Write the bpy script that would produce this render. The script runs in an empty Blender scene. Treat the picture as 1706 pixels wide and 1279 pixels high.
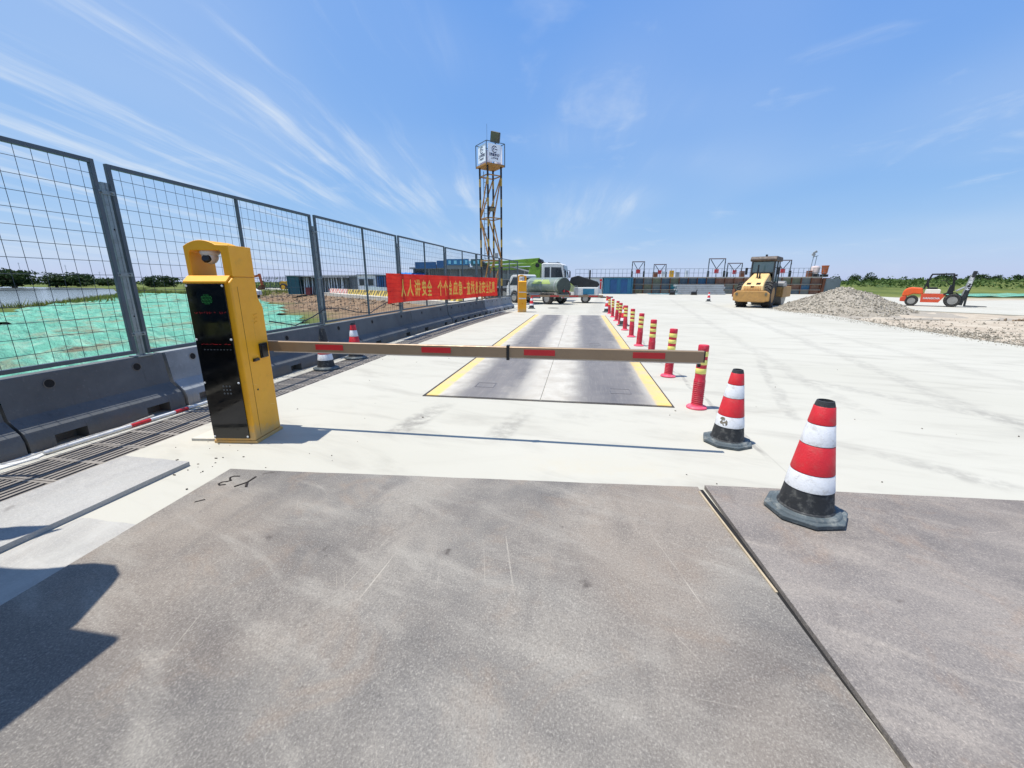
import bpy, bmesh, math, random
from mathutils import Vector, Matrix, noise as mn
R = math.radians
PI = math.pi
random.seed(7)
S = bpy.context.scene
COL = S.collection

# ------------------------------------------------------------------ camera
cam = bpy.data.cameras.new('camera')
cam.sensor_width = 36.0
cam.lens = 36.0 * 672.0 / 1706.0
cam.clip_start = 0.02
cam.clip_end = 9000
camo = bpy.data.objects.new('camera', cam)
COL.objects.link(camo)
camo.location = (0, 0, 1.5)
camo.rotation_euler = (R(90 - 14.1966), 0, R(9.2589))
S.camera = camo

# ------------------------------------------------------------------ exposure, sun, sky
S.view_settings.view_transform = 'Standard'
S.view_settings.look = 'None'
S.view_settings.gamma = 1.0
S.view_settings.use_curve_mapping = False
S.view_settings.exposure = 0.55
SUN_DROP = Vector((0.30, 0.06, -1.0))           # the way the light falls
sd = -SUN_DROP.normalized()
sun = bpy.data.lights.new('sun', 'SUN')
sun.energy = 4.0
sun.angle = R(0.53)
sun.color = (1.0, 0.955, 0.88)
suno = bpy.data.objects.new('sun', sun)
COL.objects.link(suno)
suno.location = (0, 0, 30)
suno.rotation_euler = SUN_DROP.to_track_quat('-Z', 'Y').to_euler()

world = bpy.data.worlds.new('World')
S.world = world
world.use_nodes = True


class NT:
    """terse node building"""
    def __init__(s, tree):
        s.t = tree
        tree.nodes.clear()

    def n(s, typ, ins=None, **kw):
        nd = s.t.nodes.new(typ)
        for k, v in kw.items():
            setattr(nd, k, v)
        for k, v in (ins or {}).items():
            if isinstance(v, bpy.types.NodeSocket):
                s.t.links.new(v, nd.inputs[k])
            elif v is not None:
                sk = nd.inputs[k]
                if sk.type == 'RGBA' and len(v) == 3:
                    v = (*v, 1)
                sk.default_value = v
        return nd

    def math(s, op, a, b=None, c=None, clamp=False):
        return s.n('ShaderNodeMath', {0: a, 1: b, 2: c}, operation=op, use_clamp=clamp).outputs[0]

    def vmath(s, op, a, b=None):
        return s.n('ShaderNodeVectorMath', {0: a, 1: b}, operation=op).outputs[0]

    def noise(s, vec, scale=5, detail=4, rough=.55, dist=0):
        return s.n('ShaderNodeTexNoise', {'Vector': vec, 'Scale': scale, 'Detail': detail, 'Roughness': rough,
                                          'Distortion': dist}).outputs[0]

    def smooth(s, v, a, b, lo=0., hi=1.):
        return s.n('ShaderNodeMapRange', {0: v, 1: a, 2: b, 3: lo, 4: hi}, interpolation_type='SMOOTHSTEP',
                   clamp=True).outputs[0]

    def lin(s, v, a, b, lo=0., hi=1.):
        return s.n('ShaderNodeMapRange', {0: v, 1: a, 2: b, 3: lo, 4: hi}, clamp=True).outputs[0]

    def mix(s, f, a, b, mode='MIX'):
        return s.n('ShaderNodeMix', {0: f, 6: a, 7: b}, data_type='RGBA', blend_type=mode).outputs[2]

    def scale(s, vec, sc, rot=(0, 0, 0)):
        if any(rot):                        # turn first, then stretch
            vec = s.n('ShaderNodeMapping', {'Vector': vec, 'Rotation': rot}).outputs[0]
        return s.n('ShaderNodeMapping', {'Vector': vec, 'Scale': sc}).outputs[0]

    def sep(s, vec):
        return s.n('ShaderNodeSeparateXYZ', {0: vec}).outputs

    def comb(s, x, y, z=0.):
        return s.n('ShaderNodeCombineXYZ', {0: x, 1: y, 2: z}).outputs[0]


w = NT(world.node_tree)
sky = w.n('ShaderNodeTexSky', sky_type='NISHITA', sun_disc=False)
sky.sun_elevation = math.asin(sd.z)
sky.sun_rotation = math.atan2(sd.x, sd.y) % (2 * PI)
sky.altitude = 0
sky.air_density = 1.0
sky.dust_density = 0.35
sky.ozone_density = 1.6
tc = w.n('ShaderNodeTexCoord').outputs['Generated']
dx, dy, dz = w.sep(w.vmath('NORMALIZE', tc))
zc = w.math('MAXIMUM', dz, 0.03)
den = w.math('ADD', zc, 0.10)
u = w.math('DIVIDE', dx, den)
v = w.math('DIVIDE', dy, den)
pl = w.comb(u, v)
warp = w.noise(w.scale(pl, (.8, .8, 1)), 1.0, 3)
ub = w.math('ADD', u, w.math('MULTIPLY', w.math('SUBTRACT', warp, .5), .22))
ub = w.math('ADD', ub, w.math('MULTIPLY', v, .10))
ub = w.math('ADD', ub, -.8)
st = w.noise(w.comb(w.math('MULTIPLY', ub, 4.6), w.math('MULTIPLY', v, .42), 3.1), 1.0, 7, .62)
fine = w.noise(w.comb(w.math('MULTIPLY', ub, 13.), w.math('MULTIPLY', v, 1.9), 1.0), 1.0, 6, .65)
big = w.noise(w.scale(pl, (.55, .38, 1)), 1.0, 2, .5)
area = w.smooth(w.math('SUBTRACT', big, w.math('MULTIPLY', u, .10)), .46, .66)
streak = w.math('MULTIPLY', w.smooth(st, .44, .72), w.lin(fine, .25, .75, .45, 1.0))
patch = w.noise(w.comb(w.math('MULTIPLY', u, 1.9), w.math('MULTIPLY', v, 1.5), 1.55), 1.0, 6, .6, .4)
puff = w.math('MULTIPLY', w.smooth(patch, .57, .80), .45)
veil = w.math('MULTIPLY', w.smooth(big, .35, .75), .32)
cl = w.math('ADD', w.math('MULTIPLY', streak, area), puff)
cl = w.math('ADD', cl, veil, None, True)
cl = w.math('MULTIPLY', cl, w.lin(dz, .02, .16, .25, .70), None, True)
sr, sg, sb = w.n('ShaderNodeSeparateColor', {0: sky.outputs[0]}).outputs
skyc = w.n('ShaderNodeCombineColor', {0: w.math('MULTIPLY', w.math('POWER', sr, .754), .893), 1: w.math('MULTIPLY', w.math('POWER', sg, .50), 1.70),
                                      2: w.math('MULTIPLY', w.math('POWER', sb, .12), 4.81)}).outputs[0]
mx = w.mix(cl, skyc, (5.4, 5.9, 6.4))
bg = w.n('ShaderNodeBackground', {'Color': mx, 'Strength': 0.10})
w.n('ShaderNodeOutputWorld', {'Surface': bg.outputs[0]})


# ------------------------------------------------------------------ helpers: materials
def lin1(c):
    c = c / 255.
    return c / 12.92 if c <= .04045 else ((c + .055) / 1.055) ** 2.4


def rgb(r, g, b):
    return (lin1(r), lin1(g), lin1(b))


MATS = {}


def mat(name, col, rough=.6, metal=0., var=.12, sc=4., bump=0., bsc=40., dirt=None, dirt_amt=0., spec=.5, alpha=None,
        emit=None, estr=0., coat=0.):
    """painted / rough surface with mottling, grime and fine relief"""
    if name in MATS:
        return MATS[name]
    m = bpy.data.materials.new(name)
    m.use_nodes = True
    t = NT(m.node_tree)
    ob = t.n('ShaderNodeTexCoord').outputs['Object']
    a = t.noise(ob, sc, 5, .6)
    lo = tuple(max(0, c * (1 - var)) for c in col)
    hi = tuple(min(1, c * (1 + var)) for c in col)
    c = t.mix(t.lin(a, .3, .7), lo, hi)
    if dirt:
        d = t.noise(ob, sc * 2.3, 7, .7, .3)
        c = t.mix(t.math('MULTIPLY', t.smooth(d, .48, .72), dirt_amt), c, dirt)
    b = t.n('ShaderNodeBsdfPrincipled', {'Base Color': c, 'Metallic': metal, 'Specular IOR Level': spec, 'Coat Weight': coat})
    r = t.noise(ob, sc * 3, 3)
    t.t.links.new(t.lin(r, .3, .7, max(0.02, rough - .08), min(1, rough + .08)), b.inputs['Roughness'])
    if bump:
        h = t.noise(ob, bsc, 5, .6)
        bp = t.n('ShaderNodeBump', {'Height': h, 'Strength': min(1, bump), 'Distance': .01})
        t.t.links.new(bp.outputs[0], b.inputs['Normal'])
    if emit:
        b.inputs['Emission Color'].default_value = (*emit, 1)
        b.inputs['Emission Strength'].default_value = estr
    t.n('ShaderNodeOutputMaterial', {'Surface': b.outputs[0]})
    MATS[name] = m
    return m


def newmat(name):
    m = bpy.data.materials.new(name)
    m.use_nodes = True
    MATS[name] = m
    return m, NT(m.node_tree)


def finish(t, col, rough, normal=None, metal=0., spec=.5):
    b = t.n('ShaderNodeBsdfPrincipled', {'Base Color': col, 'Roughness': rough, 'Metallic': metal, 'Specular IOR Level': spec})
    if normal is not None:
        t.t.links.new(normal, b.inputs['Normal'])
    t.n('ShaderNodeOutputMaterial', {'Surface': b.outputs[0]})
    return b


# ------------------------------------------------------------------ helpers: meshes
class MB:
    def __init__(s):
        s.v, s.f, s.m = [], [], []

    def add(s, vs, fs, m=0):
        o = len(s.v)
        s.v += [tuple(p) for p in vs]
        for f in fs:
            s.f.append(tuple(i + o for i in f))
            s.m.append(m)
        return s

    def box(s, c, d, m=0, rz=0., rx=0., ry=0.):
        M = Matrix.Translation(c) @ Matrix.Rotation(rz, 4, 'Z') @ Matrix.Rotation(ry, 4, 'Y') @ Matrix.Rotation(rx, 4, 'X')
        x, y, z = d[0] / 2, d[1] / 2, d[2] / 2
        vs = [M @ Vector(p) for p in [(-x, -y, -z), (x, -y, -z), (x, y, -z), (-x, y, -z), (-x, -y, z), (x, -y, z), (x, y, z), (-x, y, z)]]
        return s.add(vs, [(3, 2, 1, 0), (4, 5, 6, 7), (0, 1, 5, 4), (1, 2, 6, 5), (2, 3, 7, 6), (3, 0, 4, 7)], m)

    def bx(s, a, b, m=0):
        return s.box([(a[i] + b[i]) / 2 for i in range(3)], [abs(b[i] - a[i]) for i in range(3)], m)

    def beam(s, p, q, w_, h_=None, m=0, up=(0, 0, 1)):
        h_ = h_ or w_
        p, q = Vector(p), Vector(q)
        d = (q - p).normalized()
        up = Vector(up)
        if abs(d.dot(up)) > .98:
            up = Vector((0, 1, 0))
        sx = d.cross(up).normalized()
        sy = sx.cross(d).normalized()
        vs = []
        for e in (p, q):
            for i, j in ((-1, -1), (1, -1), (1, 1), (-1, 1)):
                vs.append(e + sx * (i * w_ / 2) + sy * (j * h_ / 2))
        return s.add(vs, [(0, 1, 2, 3), (7, 6, 5, 4), (0, 4, 5, 1), (1, 5, 6, 2), (2, 6, 7, 3), (3, 7, 4, 0)], m)

    def tube(s, p, q, r0, r1=None, n=8, m=0, caps=True):
        r1 = r0 if r1 is None else r1
        p, q = Vector(p), Vector(q)
        d = (q - p).normalized()
        up = Vector((0, 0, 1)) if abs(d.z) < .95 else Vector((0, 1, 0))
        sx = d.cross(up).normalized()
        sy = sx.cross(d)
        vs = []
        for e, r in ((p, r0), (q, r1)):
            for k in range(n):
                a = 2 * PI * k / n
                vs.append(e + sx * (r * math.cos(a)) + sy * (r * math.sin(a)))
        fs = [(k, (k + 1) % n, n + (k + 1) % n, n + k) for k in range(n)]
        if caps:
            fs += [tuple(reversed(range(n))), tuple(range(n, 2 * n))]
        return s.add(vs, fs, m)

    def path(s, pts, r, n=6, m=0):
        pts = [Vector(p) for p in pts]
        rings = []
        for i, p in enumerate(pts):
            d = (pts[min(i + 1, len(pts) - 1)] - pts[max(i - 1, 0)]).normalized()
            up = Vector((0, 0, 1)) if abs(d.z) < .95 else Vector((0, 1, 0))
            sx = d.cross(up).normalized()
            sy = sx.cross(d)
            rings.append([p + sx * (r * math.cos(2 * PI * k / n)) + sy * (r * math.sin(2 * PI * k / n)) for k in range(n)])
        vs = [q for rg in rings for q in rg]
        fs = []
        for i in range(len(pts) - 1):
            for k in range(n):
                a, b = i * n + k, i * n + (k + 1) % n
                fs.append((a, b, b + n, a + n))
        fs += [tuple(reversed(range(n))), tuple(range(len(vs) - n, len(vs)))]
        return s.add(vs, fs, m)

    def lathe(s, prof, n=24, c=(0, 0, 0), m=0, axis='Z', caps=True, mats=None):
        vs, fs, ms = [], [], []
        for r, z in prof:
            for k in range(n):
                a = 2 * PI * k / n
                x, y = r * math.cos(a), r * math.sin(a)
                p = (x, y, z) if axis == 'Z' else ((z, x, y) if axis == 'X' else (y, z, x))
                vs.append((p[0] + c[0], p[1] + c[1], p[2] + c[2]))
        for i in range(len(prof) - 1):
            for k in range(n):
                a, b = i * n + k, i * n + (k + 1) % n
                fs.append((a, b, b + n, a + n))
        if caps:
            fs += [tuple(reversed(range(n))), tuple(range(len(vs) - n, len(vs)))]
        return s.add(vs, fs, m)

    def prism(s, poly, a, b, axis='Y', m=0):
        """2D outline swept along an axis; poly in the two other coordinates (X,Z) / (Y,Z) / (X,Y)"""
        n = len(poly)
        vs = []
        for e in (a, b):
            for p, q in poly:
                vs.append((p, e, q) if axis == 'Y' else ((e, p, q) if axis == 'X' else (p, q, e)))
        fs = [(k, (k + 1) % n, n + (k + 1) % n, n + k) for k in range(n)]
        fs += [tuple(reversed(range(n))), tuple(range(n, 2 * n))]
        return s.add(vs, fs, m)

    def build(s, name, mats, parent=None, smooth=35, bevel=0., loc=None, rz=None, seg=2, fixn=True):
        me = bpy.data.meshes.new(name)
        me.from_pydata(s.v, [], s.f)
        if not isinstance(mats, (list, tuple)):
            mats = [mats]
        for m in mats:
            me.materials.append(m)
        me.polygons.foreach_set('material_index', s.m)
        if fixn:
            bm = bmesh.new()
            bm.from_mesh(me)
            bmesh.ops.recalc_face_normals(bm, faces=bm.faces)
            bm.to_mesh(me)
            bm.free()
        if smooth:
            me.polygons.foreach_set('use_smooth', [True] * len(me.polygons))
            me.set_sharp_from_angle(angle=R(smooth))
        me.update()
        o = bpy.data.objects.new(name, me)
        COL.objects.link(o)
        if bevel:
            md = o.modifiers.new('bevel', 'BEVEL')
            md.width = bevel
            md.segments = seg
            md.limit_method = 'ANGLE'
            md.angle_limit = R(30)
            md.harden_normals = False
        if parent is not None:
            o.parent = parent
        if loc is not None:
            o.location = loc
        if rz is not None:
            o.rotation_euler.z = rz
        return o


def tag(o, label=None, cat=None, group=None, kind=None):
    for k, vv in (('label', label), ('category', cat), ('group', group), ('kind', kind)):
        if vv:
            o[k] = vv
    return o


def thing(name, label, cat, loc=(0, 0, 0), rz=0., group=None):
    o = bpy.data.objects.new(name, None)
    o.empty_display_size = .2
    COL.objects.link(o)
    o.location = loc
    o.rotation_euler.z = rz
    return tag(o, label, cat, group)


KIDS = {}


def dup(o, parent=None, loc=None, rz=None, label=None, group=None):
    c = o.copy()
    COL.objects.link(c)
    if parent is not None:
        c.parent = parent
    for ch in [k for k in list(o.children) if k is not c]:
        dup(ch, c)
    if loc is not None:
        c.location = loc
    if rz is not None:
        c.rotation_euler.z = rz
    if label:
        c['label'] = label
    if group:
        c['group'] = group
    return c


ORD = ['first', 'second', 'third', 'fourth', 'fifth', 'sixth', 'seventh', 'eighth', 'ninth', 'tenth', 'eleventh', 'twelfth',
       'thirteenth', 'fourteenth', 'fifteenth', 'sixteenth', 'seventeenth', 'eighteenth', 'nineteenth', 'twentieth']
for t10, stem in (('twenty', 'twentieth'), ('thirty', 'thirtieth'), ('forty', 'fortieth')):
    if stem not in ORD:
        ORD.append(stem)
    ORD += [f'{t10}-{x}' for x in ORD[:9]]


def text_mesh(body, size, name, m, parent=None, M=None, extrude=0., weight=0., wid=1.):
    cu = bpy.data.curves.new(name, 'FONT')
    cu.body = body
    cu.size = size
    cu.align_x = 'CENTER'
    cu.align_y = 'CENTER'
    cu.offset = weight
    cu.resolution_u = 2
    cu.extrude = extrude
    o = bpy.data.objects.new(name, cu)
    COL.objects.link(o)
    bpy.context.view_layer.update()
    me = bpy.data.meshes.new_from_object(o.evaluated_get(bpy.context.evaluated_depsgraph_get()))
    bpy.data.objects.remove(o)
    bpy.data.curves.remove(cu)
    if wid != 1.:
        me.transform(Matrix.Diagonal((wid, 1, 1, 1)))
    if M is not None:
        me.transform(M)
    me.materials.clear()
    me.materials.append(m)
    me.name = name
    o = bpy.data.objects.new(name, me)
    COL.objects.link(o)
    if parent is not None:
        o.parent = parent
    return o


def frame(o, xdir, ydir):
    """matrix taking a text's x,y to the given directions, at o"""
    x, y = Vector(xdir).normalized(), Vector(ydir).normalized()
    z = x.cross(y)
    M = Matrix((x, y, z)).transposed().to_4x4()
    M.translation = Vector(o)
    return M


def sstep(a, b, x):
    t_ = min(1., max(0., (x - a) / (b - a)))
    return t_ * t_ * (3 - 2 * t_)


def nz(x, y, s=1., z=0.):
    return mn.noise((x * s, y * s, z))


def fbm(x, y, s=1., z=0., o=4):
    return sum(mn.noise((x * s * 2 ** i, y * s * 2 ** i, z + i * 3.1)) / 2 ** i for i in range(o))


def off(y):
    """sideways drift of the barrier line far down the lane"""
    return .004 * max(0., y - 8.) ** 2


# ------------------------------------------------------------------ materials
STEEL_DK = mat('fence_paint', rgb(66, 80, 90), .5, 0, .12, 6, .1, 90, dirt=rgb(96, 92, 86), dirt_amt=.35)
GALV = mat('galvanised', rgb(124, 136, 140), .42, .55, .16, 9, .1, 60, dirt=rgb(92, 86, 80), dirt_amt=.4)
WIRE = mat('mesh_wire', rgb(52, 62, 70), .55, .3, .1)


def mat_gate():
    m, t = newmat('gate_yellow')
    ob = t.n('ShaderNodeTexCoord').outputs['Object']
    z = t.sep(ob)[2]
    a = t.noise(ob, 3, 5, .6)
    d = t.noise(ob, 11, 7, .7, .3)
    c = t.mix(t.lin(a, .3, .7), rgb(226, 156, 14), rgb(238, 170, 18))
    c = t.mix(t.math('MULTIPLY', t.smooth(d, .54, .74), .30), c, rgb(186, 142, 62))
    sp = t.math('SUBTRACT', t.noise(ob, 7, 6, .65), t.math('MULTIPLY', z, 1.6))       # mud splashed up from the ground
    c = t.mix(t.math('MULTIPLY', t.smooth(sp, .12, .50), .65), c, rgb(176, 156, 118))
    run = t.noise(t.scale(ob, (26, 26, 1.1)), 1.0, 4, .6)
    c = t.mix(t.math('MULTIPLY', t.smooth(run, .60, .74), .30), c, rgb(170, 118, 34))
    s_ = t.noise(t.scale(ob, (5, 5, 60), (R(20), R(25), 0)), 1.0, 3, .5)
    c = t.mix(t.math('MULTIPLY', t.smooth(s_, .70, .76), .45), c, rgb(240, 206, 120))
    finish(t, c, t.lin(d, .3, .7, .38, .55))
    return m


YEL = mat_gate()
BLACKP = mat('black_plastic', rgb(20, 21, 23), .45, 0, .2, 10)
RUBBER = mat('cone_rubber', rgb(40, 42, 44), .7, 0, .25, 8, .2, 60, dirt=rgb(126, 126, 120), dirt_amt=.45)
BASE_RUB = mat('cone_base_rubber', rgb(74, 84, 88), .75, 0, .25, 7, .3, 50, dirt=rgb(150, 150, 142), dirt_amt=.6)
RED = mat('cone_red', rgb(196, 32, 42), .5, 0, .14, 9, .3, 120, dirt=rgb(170, 84, 76), dirt_amt=.45)
WHITE_S = mat('reflective_white', rgb(212, 214, 216), .4, 0, .07, 9, .3, 140, dirt=rgb(158, 152, 140), dirt_amt=.5)
BOLL = mat('bollard_red', rgb(200, 34, 60), .55, 0, .12, 6, .1, 60, dirt=rgb(184, 120, 114), dirt_amt=.55)
BOLLB = mat('bollard_base', rgb(226, 78, 104), .6, 0, .1, 6, .1, 60, dirt=rgb(214, 170, 166), dirt_amt=.5)
BOLLY = mat('bollard_band', rgb(232, 222, 120), .4, 0, .06, 8, 0, 60, dirt=rgb(190, 180, 130), dirt_amt=.3)
WHITEP = mat('white_paint', rgb(214, 215, 212), .45, 0, .06, 4, 0, 60, dirt=rgb(160, 152, 140), dirt_amt=.45)
GREYP = mat('grey_paint', rgb(150, 154, 156), .5, 0, .1, 4, 0, 60, dirt=rgb(110, 104, 96), dirt_amt=.3)
TYRE = mat('tyre', rgb(38, 38, 38), .85, 0, .3, 6, .3, 40, dirt=rgb(120, 112, 100), dirt_amt=.6)
RIM = mat('rim', rgb(150, 148, 142), .6, .2, .2, 6, 0, 40, dirt=rgb(90, 84, 76), dirt_amt=.5)
GLASS_D = mat('dark_glass', rgb(26, 36, 42), .08, 0, .2, 2, spec=.8)
GRATE = mat('grate_iron', rgb(128, 122, 114), .75, .0, .2, 7, .3, 60, dirt=rgb(150, 142, 132), dirt_amt=.5)
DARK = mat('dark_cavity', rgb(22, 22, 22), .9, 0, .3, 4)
ARM = mat('boom_metal', rgb(146, 124, 98), .45, .25, .06, 3, 0, 60, dirt=rgb(120, 100, 80), dirt_amt=.25)
ARMRED = mat('boom_red', rgb(188, 34, 38), .45, 0, .06, 6)
RUST = mat('rust', rgb(122, 76, 54), .85, .1, .3, 5, .3, 40, dirt=rgb(70, 50, 42), dirt_amt=.6)
ORANGE = mat('forklift_orange', rgb(226, 92, 34), .45, 0, .08, 2, 0, 60, dirt=rgb(160, 100, 70), dirt_amt=.4)
ROLLY = mat('roller_yellow', rgb(216, 182, 122), .55, 0, .08, 2.5, .1, 60, dirt=rgb(176, 140, 100), dirt_amt=.5)
ROLLD = mat('roller_dusty_yellow', rgb(176, 134, 74), .65, 0, .15, 3, .1, 60, dirt=rgb(140, 104, 76), dirt_amt=.6)
BLUE = mat('blue_sheet', rgb(40, 110, 150), .55, 0, .15, 1.2, 0, 40, dirt=rgb(90, 120, 130), dirt_amt=.5)
DBLUE = mat('deep_blue_sheet', rgb(34, 84, 132), .55, 0, .2, 1.0)
PALEW = mat('pale_wall', rgb(200, 208, 214), .7, 0, .06, .8, 0, 40, dirt=rgb(150, 152, 152), dirt_amt=.5)
GREYW = mat('grey_wall', rgb(120, 128, 132), .8, 0, .12, .7, 0, 40, dirt=rgb(86, 88, 88), dirt_amt=.5)
TEALC = mat('teal_container', rgb(38, 84, 96), .6, 0, .15, 1.2)
GREEN = mat('pump_green', rgb(112, 150, 48), .45, 0, .15, 1.5, 0, 40, dirt=rgb(52, 70, 36), dirt_amt=.7)
CONC = mat('old_concrete', rgb(188, 184, 172), .9, 0, .12, 1.3, .3, 20, dirt=rgb(130, 120, 106), dirt_amt=.5)
WOOD = mat('pale_batten', rgb(176, 160, 132), .8, 0, .2, 9, .2, 60, dirt=rgb(120, 104, 84), dirt_amt=.4)
YELM = mat('machine_yellow', rgb(214, 160, 30), .6, 0, .15, 1.5, 0, 40, dirt=rgb(120, 92, 50), dirt_amt=.4)
EXO = mat('excavator_orange', rgb(176, 84, 44), .6, 0, .2, 1.5)
BARK = mat('bark', rgb(82, 70, 58), .9, 0, .3, 3)


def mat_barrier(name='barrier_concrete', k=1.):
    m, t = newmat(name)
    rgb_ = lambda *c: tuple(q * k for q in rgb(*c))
    tcn = t.n('ShaderNodeTexCoord')
    ob = tcn.outputs['Object']
    rnd = t.n('ShaderNodeObjectInfo').outputs['Random']
    vec = t.vmath('ADD', ob, t.comb(t.math('MULTIPLY', rnd, 40.), t.math('MULTIPLY', rnd, 17.), 0.))
    a = t.noise(vec, 1.6, 6, .6, .3)
    f = t.noise(vec, 26, 5, .65)
    c = t.mix(t.lin(a, .3, .7), rgb_(116, 121, 124), rgb_(148, 153, 156))
    c = t.mix(t.math('MULTIPLY', t.smooth(f, .56, .75), .35), c, rgb_(174, 178, 180))
    z = t.sep(ob)[2]
    spl = t.math('SUBTRACT', t.noise(vec, 5, 5, .6), t.math('MULTIPLY', z, 2.2))
    c = t.mix(t.math('MULTIPLY', t.smooth(spl, .16, .46), .5), c, rgb_(150, 136, 116))
    run = t.noise(t.scale(vec, (14, 14, .9)), 1., 4, .6)
    c = t.mix(t.math('MULTIPLY', t.smooth(run, .58, .74), .35), c, rgb_(88, 92, 96))
    bp = t.n('ShaderNodeBump', {'Height': f, 'Strength': .25, 'Distance': .01})
    finish(t, c, .8, bp.outputs[0])
    return m


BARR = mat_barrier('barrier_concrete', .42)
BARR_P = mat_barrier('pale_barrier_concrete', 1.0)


def mat_yard():
    m, t = newmat('yard_concrete')
    ob = t.n('ShaderNodeTexCoord').outputs['Object']
    x, y, z = t.sep(ob)
    a = t.noise(ob, .22, 6, .6, .4)
    b = t.noise(t.scale(ob, (.9, 3.2, 1), (0, 0, R(14))), .8, 7, .62, .5)     # trowel and sweep streaks
    b2 = t.noise(t.scale(ob, (.25, 1.6, 1), (0, 0, R(-20))), .9, 6, .6, .3)
    f = t.noise(ob, 60, 4, .7)
    g = t.noise(ob, 7, 6, .65)
    c = t.mix(t.lin(a, .3, .7), rgb(175, 172, 159), rgb(184, 181, 169))
    c = t.mix(t.math('MULTIPLY', t.smooth(b, .46, .76), .48), c, rgb(144, 140, 130))
    c = t.mix(t.math('MULTIPLY', t.smooth(b2, .56, .72), .32), c, rgb(150, 145, 133))
    c = t.mix(t.math('MULTIPLY', t.smooth(g, .62, .80), .26), c, rgb(158, 150, 134))
    c = t.mix(t.math('MULTIPLY', t.smooth(f, .55, .8), .16), c, rgb(150, 144, 132))
    # tyre marks running up to the weighbridge
    wob = t.math('ADD', x, t.math('MULTIPLY', t.math('SUBTRACT', t.noise(ob, .7, 2), .5), .5))

    def band(cx, hw, y0, y1, amt, c, slope=0., colr=rgb(130, 127, 120)):
        xx = t.math('SUBTRACT', wob, t.math('MULTIPLY', t.math('SUBTRACT', y, y0), slope))
        k = t.smooth(t.math('ABSOLUTE', t.math('SUBTRACT', xx, cx)), hw, hw * .35)
        k = t.math('MULTIPLY', k, t.smooth(y, y0, y0 + .3))
        k = t.math('MULTIPLY', k, t.smooth(y, y1, y1 - .9))
        k = t.math('MULTIPLY', k, t.smooth(g, .34, .62))
        return t.mix(t.math('MULTIPLY', k, amt), c, colr)
    c = band(-1.75, .19, 3.5, 5.0, .75, c, .10)
    c = band(-.75, .17, 3.45, 4.9, .55, c, .10)
    c = band(.05, .42, 4.2, 5.0, .30, c)
    c = band(.2, .9, 2.9, 3.6, .35, c, 0, rgb(186, 172, 140))
    c = band(4.6, .22, 4.2, 34, .30, c, .17)
    c = band(3.3, .18, 5, 40, .24, c, .14)
    c = band(6.6, .24, 6, 40, .22, c, .10)
    c = band(3.3, .22, 3.15, 4.3, .5, c, -.8)
    c = band(5.6, .30, 4.0, 7.5, .35, c, -.7)
    c = band(2.4, .10, 4.6, 9.0, .35, c, .30)
    c = band(1.72, .035, 3.5, 12, .7, c, -.01)
    c = band(-1.0, .5, 19.5, 45, .35, c, .02)
    c = band(.7, .5, 19.5, 50, .35, c, .06)
    # cast joints
    jy = t.math('ABSOLUTE', t.math('SUBTRACT', t.math('FRACT', t.math('DIVIDE', t.math('ADD', y, 1.1), 6.)), .5))
    jx = t.math('ABSOLUTE', t.math('SUBTRACT', t.math('FRACT', t.math('DIVIDE', t.math('ADD', x, 1.28), 6.)), .5))
    j = t.math('MAXIMUM', t.smooth(jy, .0014, .0006), t.smooth(jx, .0014, .0006))
    j = t.math('MULTIPLY', j, t.math('GREATER_THAN', x, 1.55))
    c = t.mix(t.math('MULTIPLY', j, .22), c, rgb(120, 116, 108))
    # little drips and specks
    vo = t.n('ShaderNodeTexVoronoi', {'Vector': ob, 'Scale': 1.7, 'Randomness': 1.}).outputs['Distance']
    sp = t.math('MULTIPLY', t.smooth(vo, .035, .012), t.smooth(g, .5, .6))
    c = t.mix(t.math('MULTIPLY', sp, .6), c, rgb(96, 90, 84))
    hgt = t.math('ADD', t.math('MULTIPLY', f, .3), t.math('MULTIPLY', b, .7))
    bp = t.n('ShaderNodeBump', {'Height': hgt, 'Strength': .18, 'Distance': .01})
    finish(t, c, .85, bp.outputs[0], spec=.25)
    return m


YARD = mat_yard()


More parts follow.
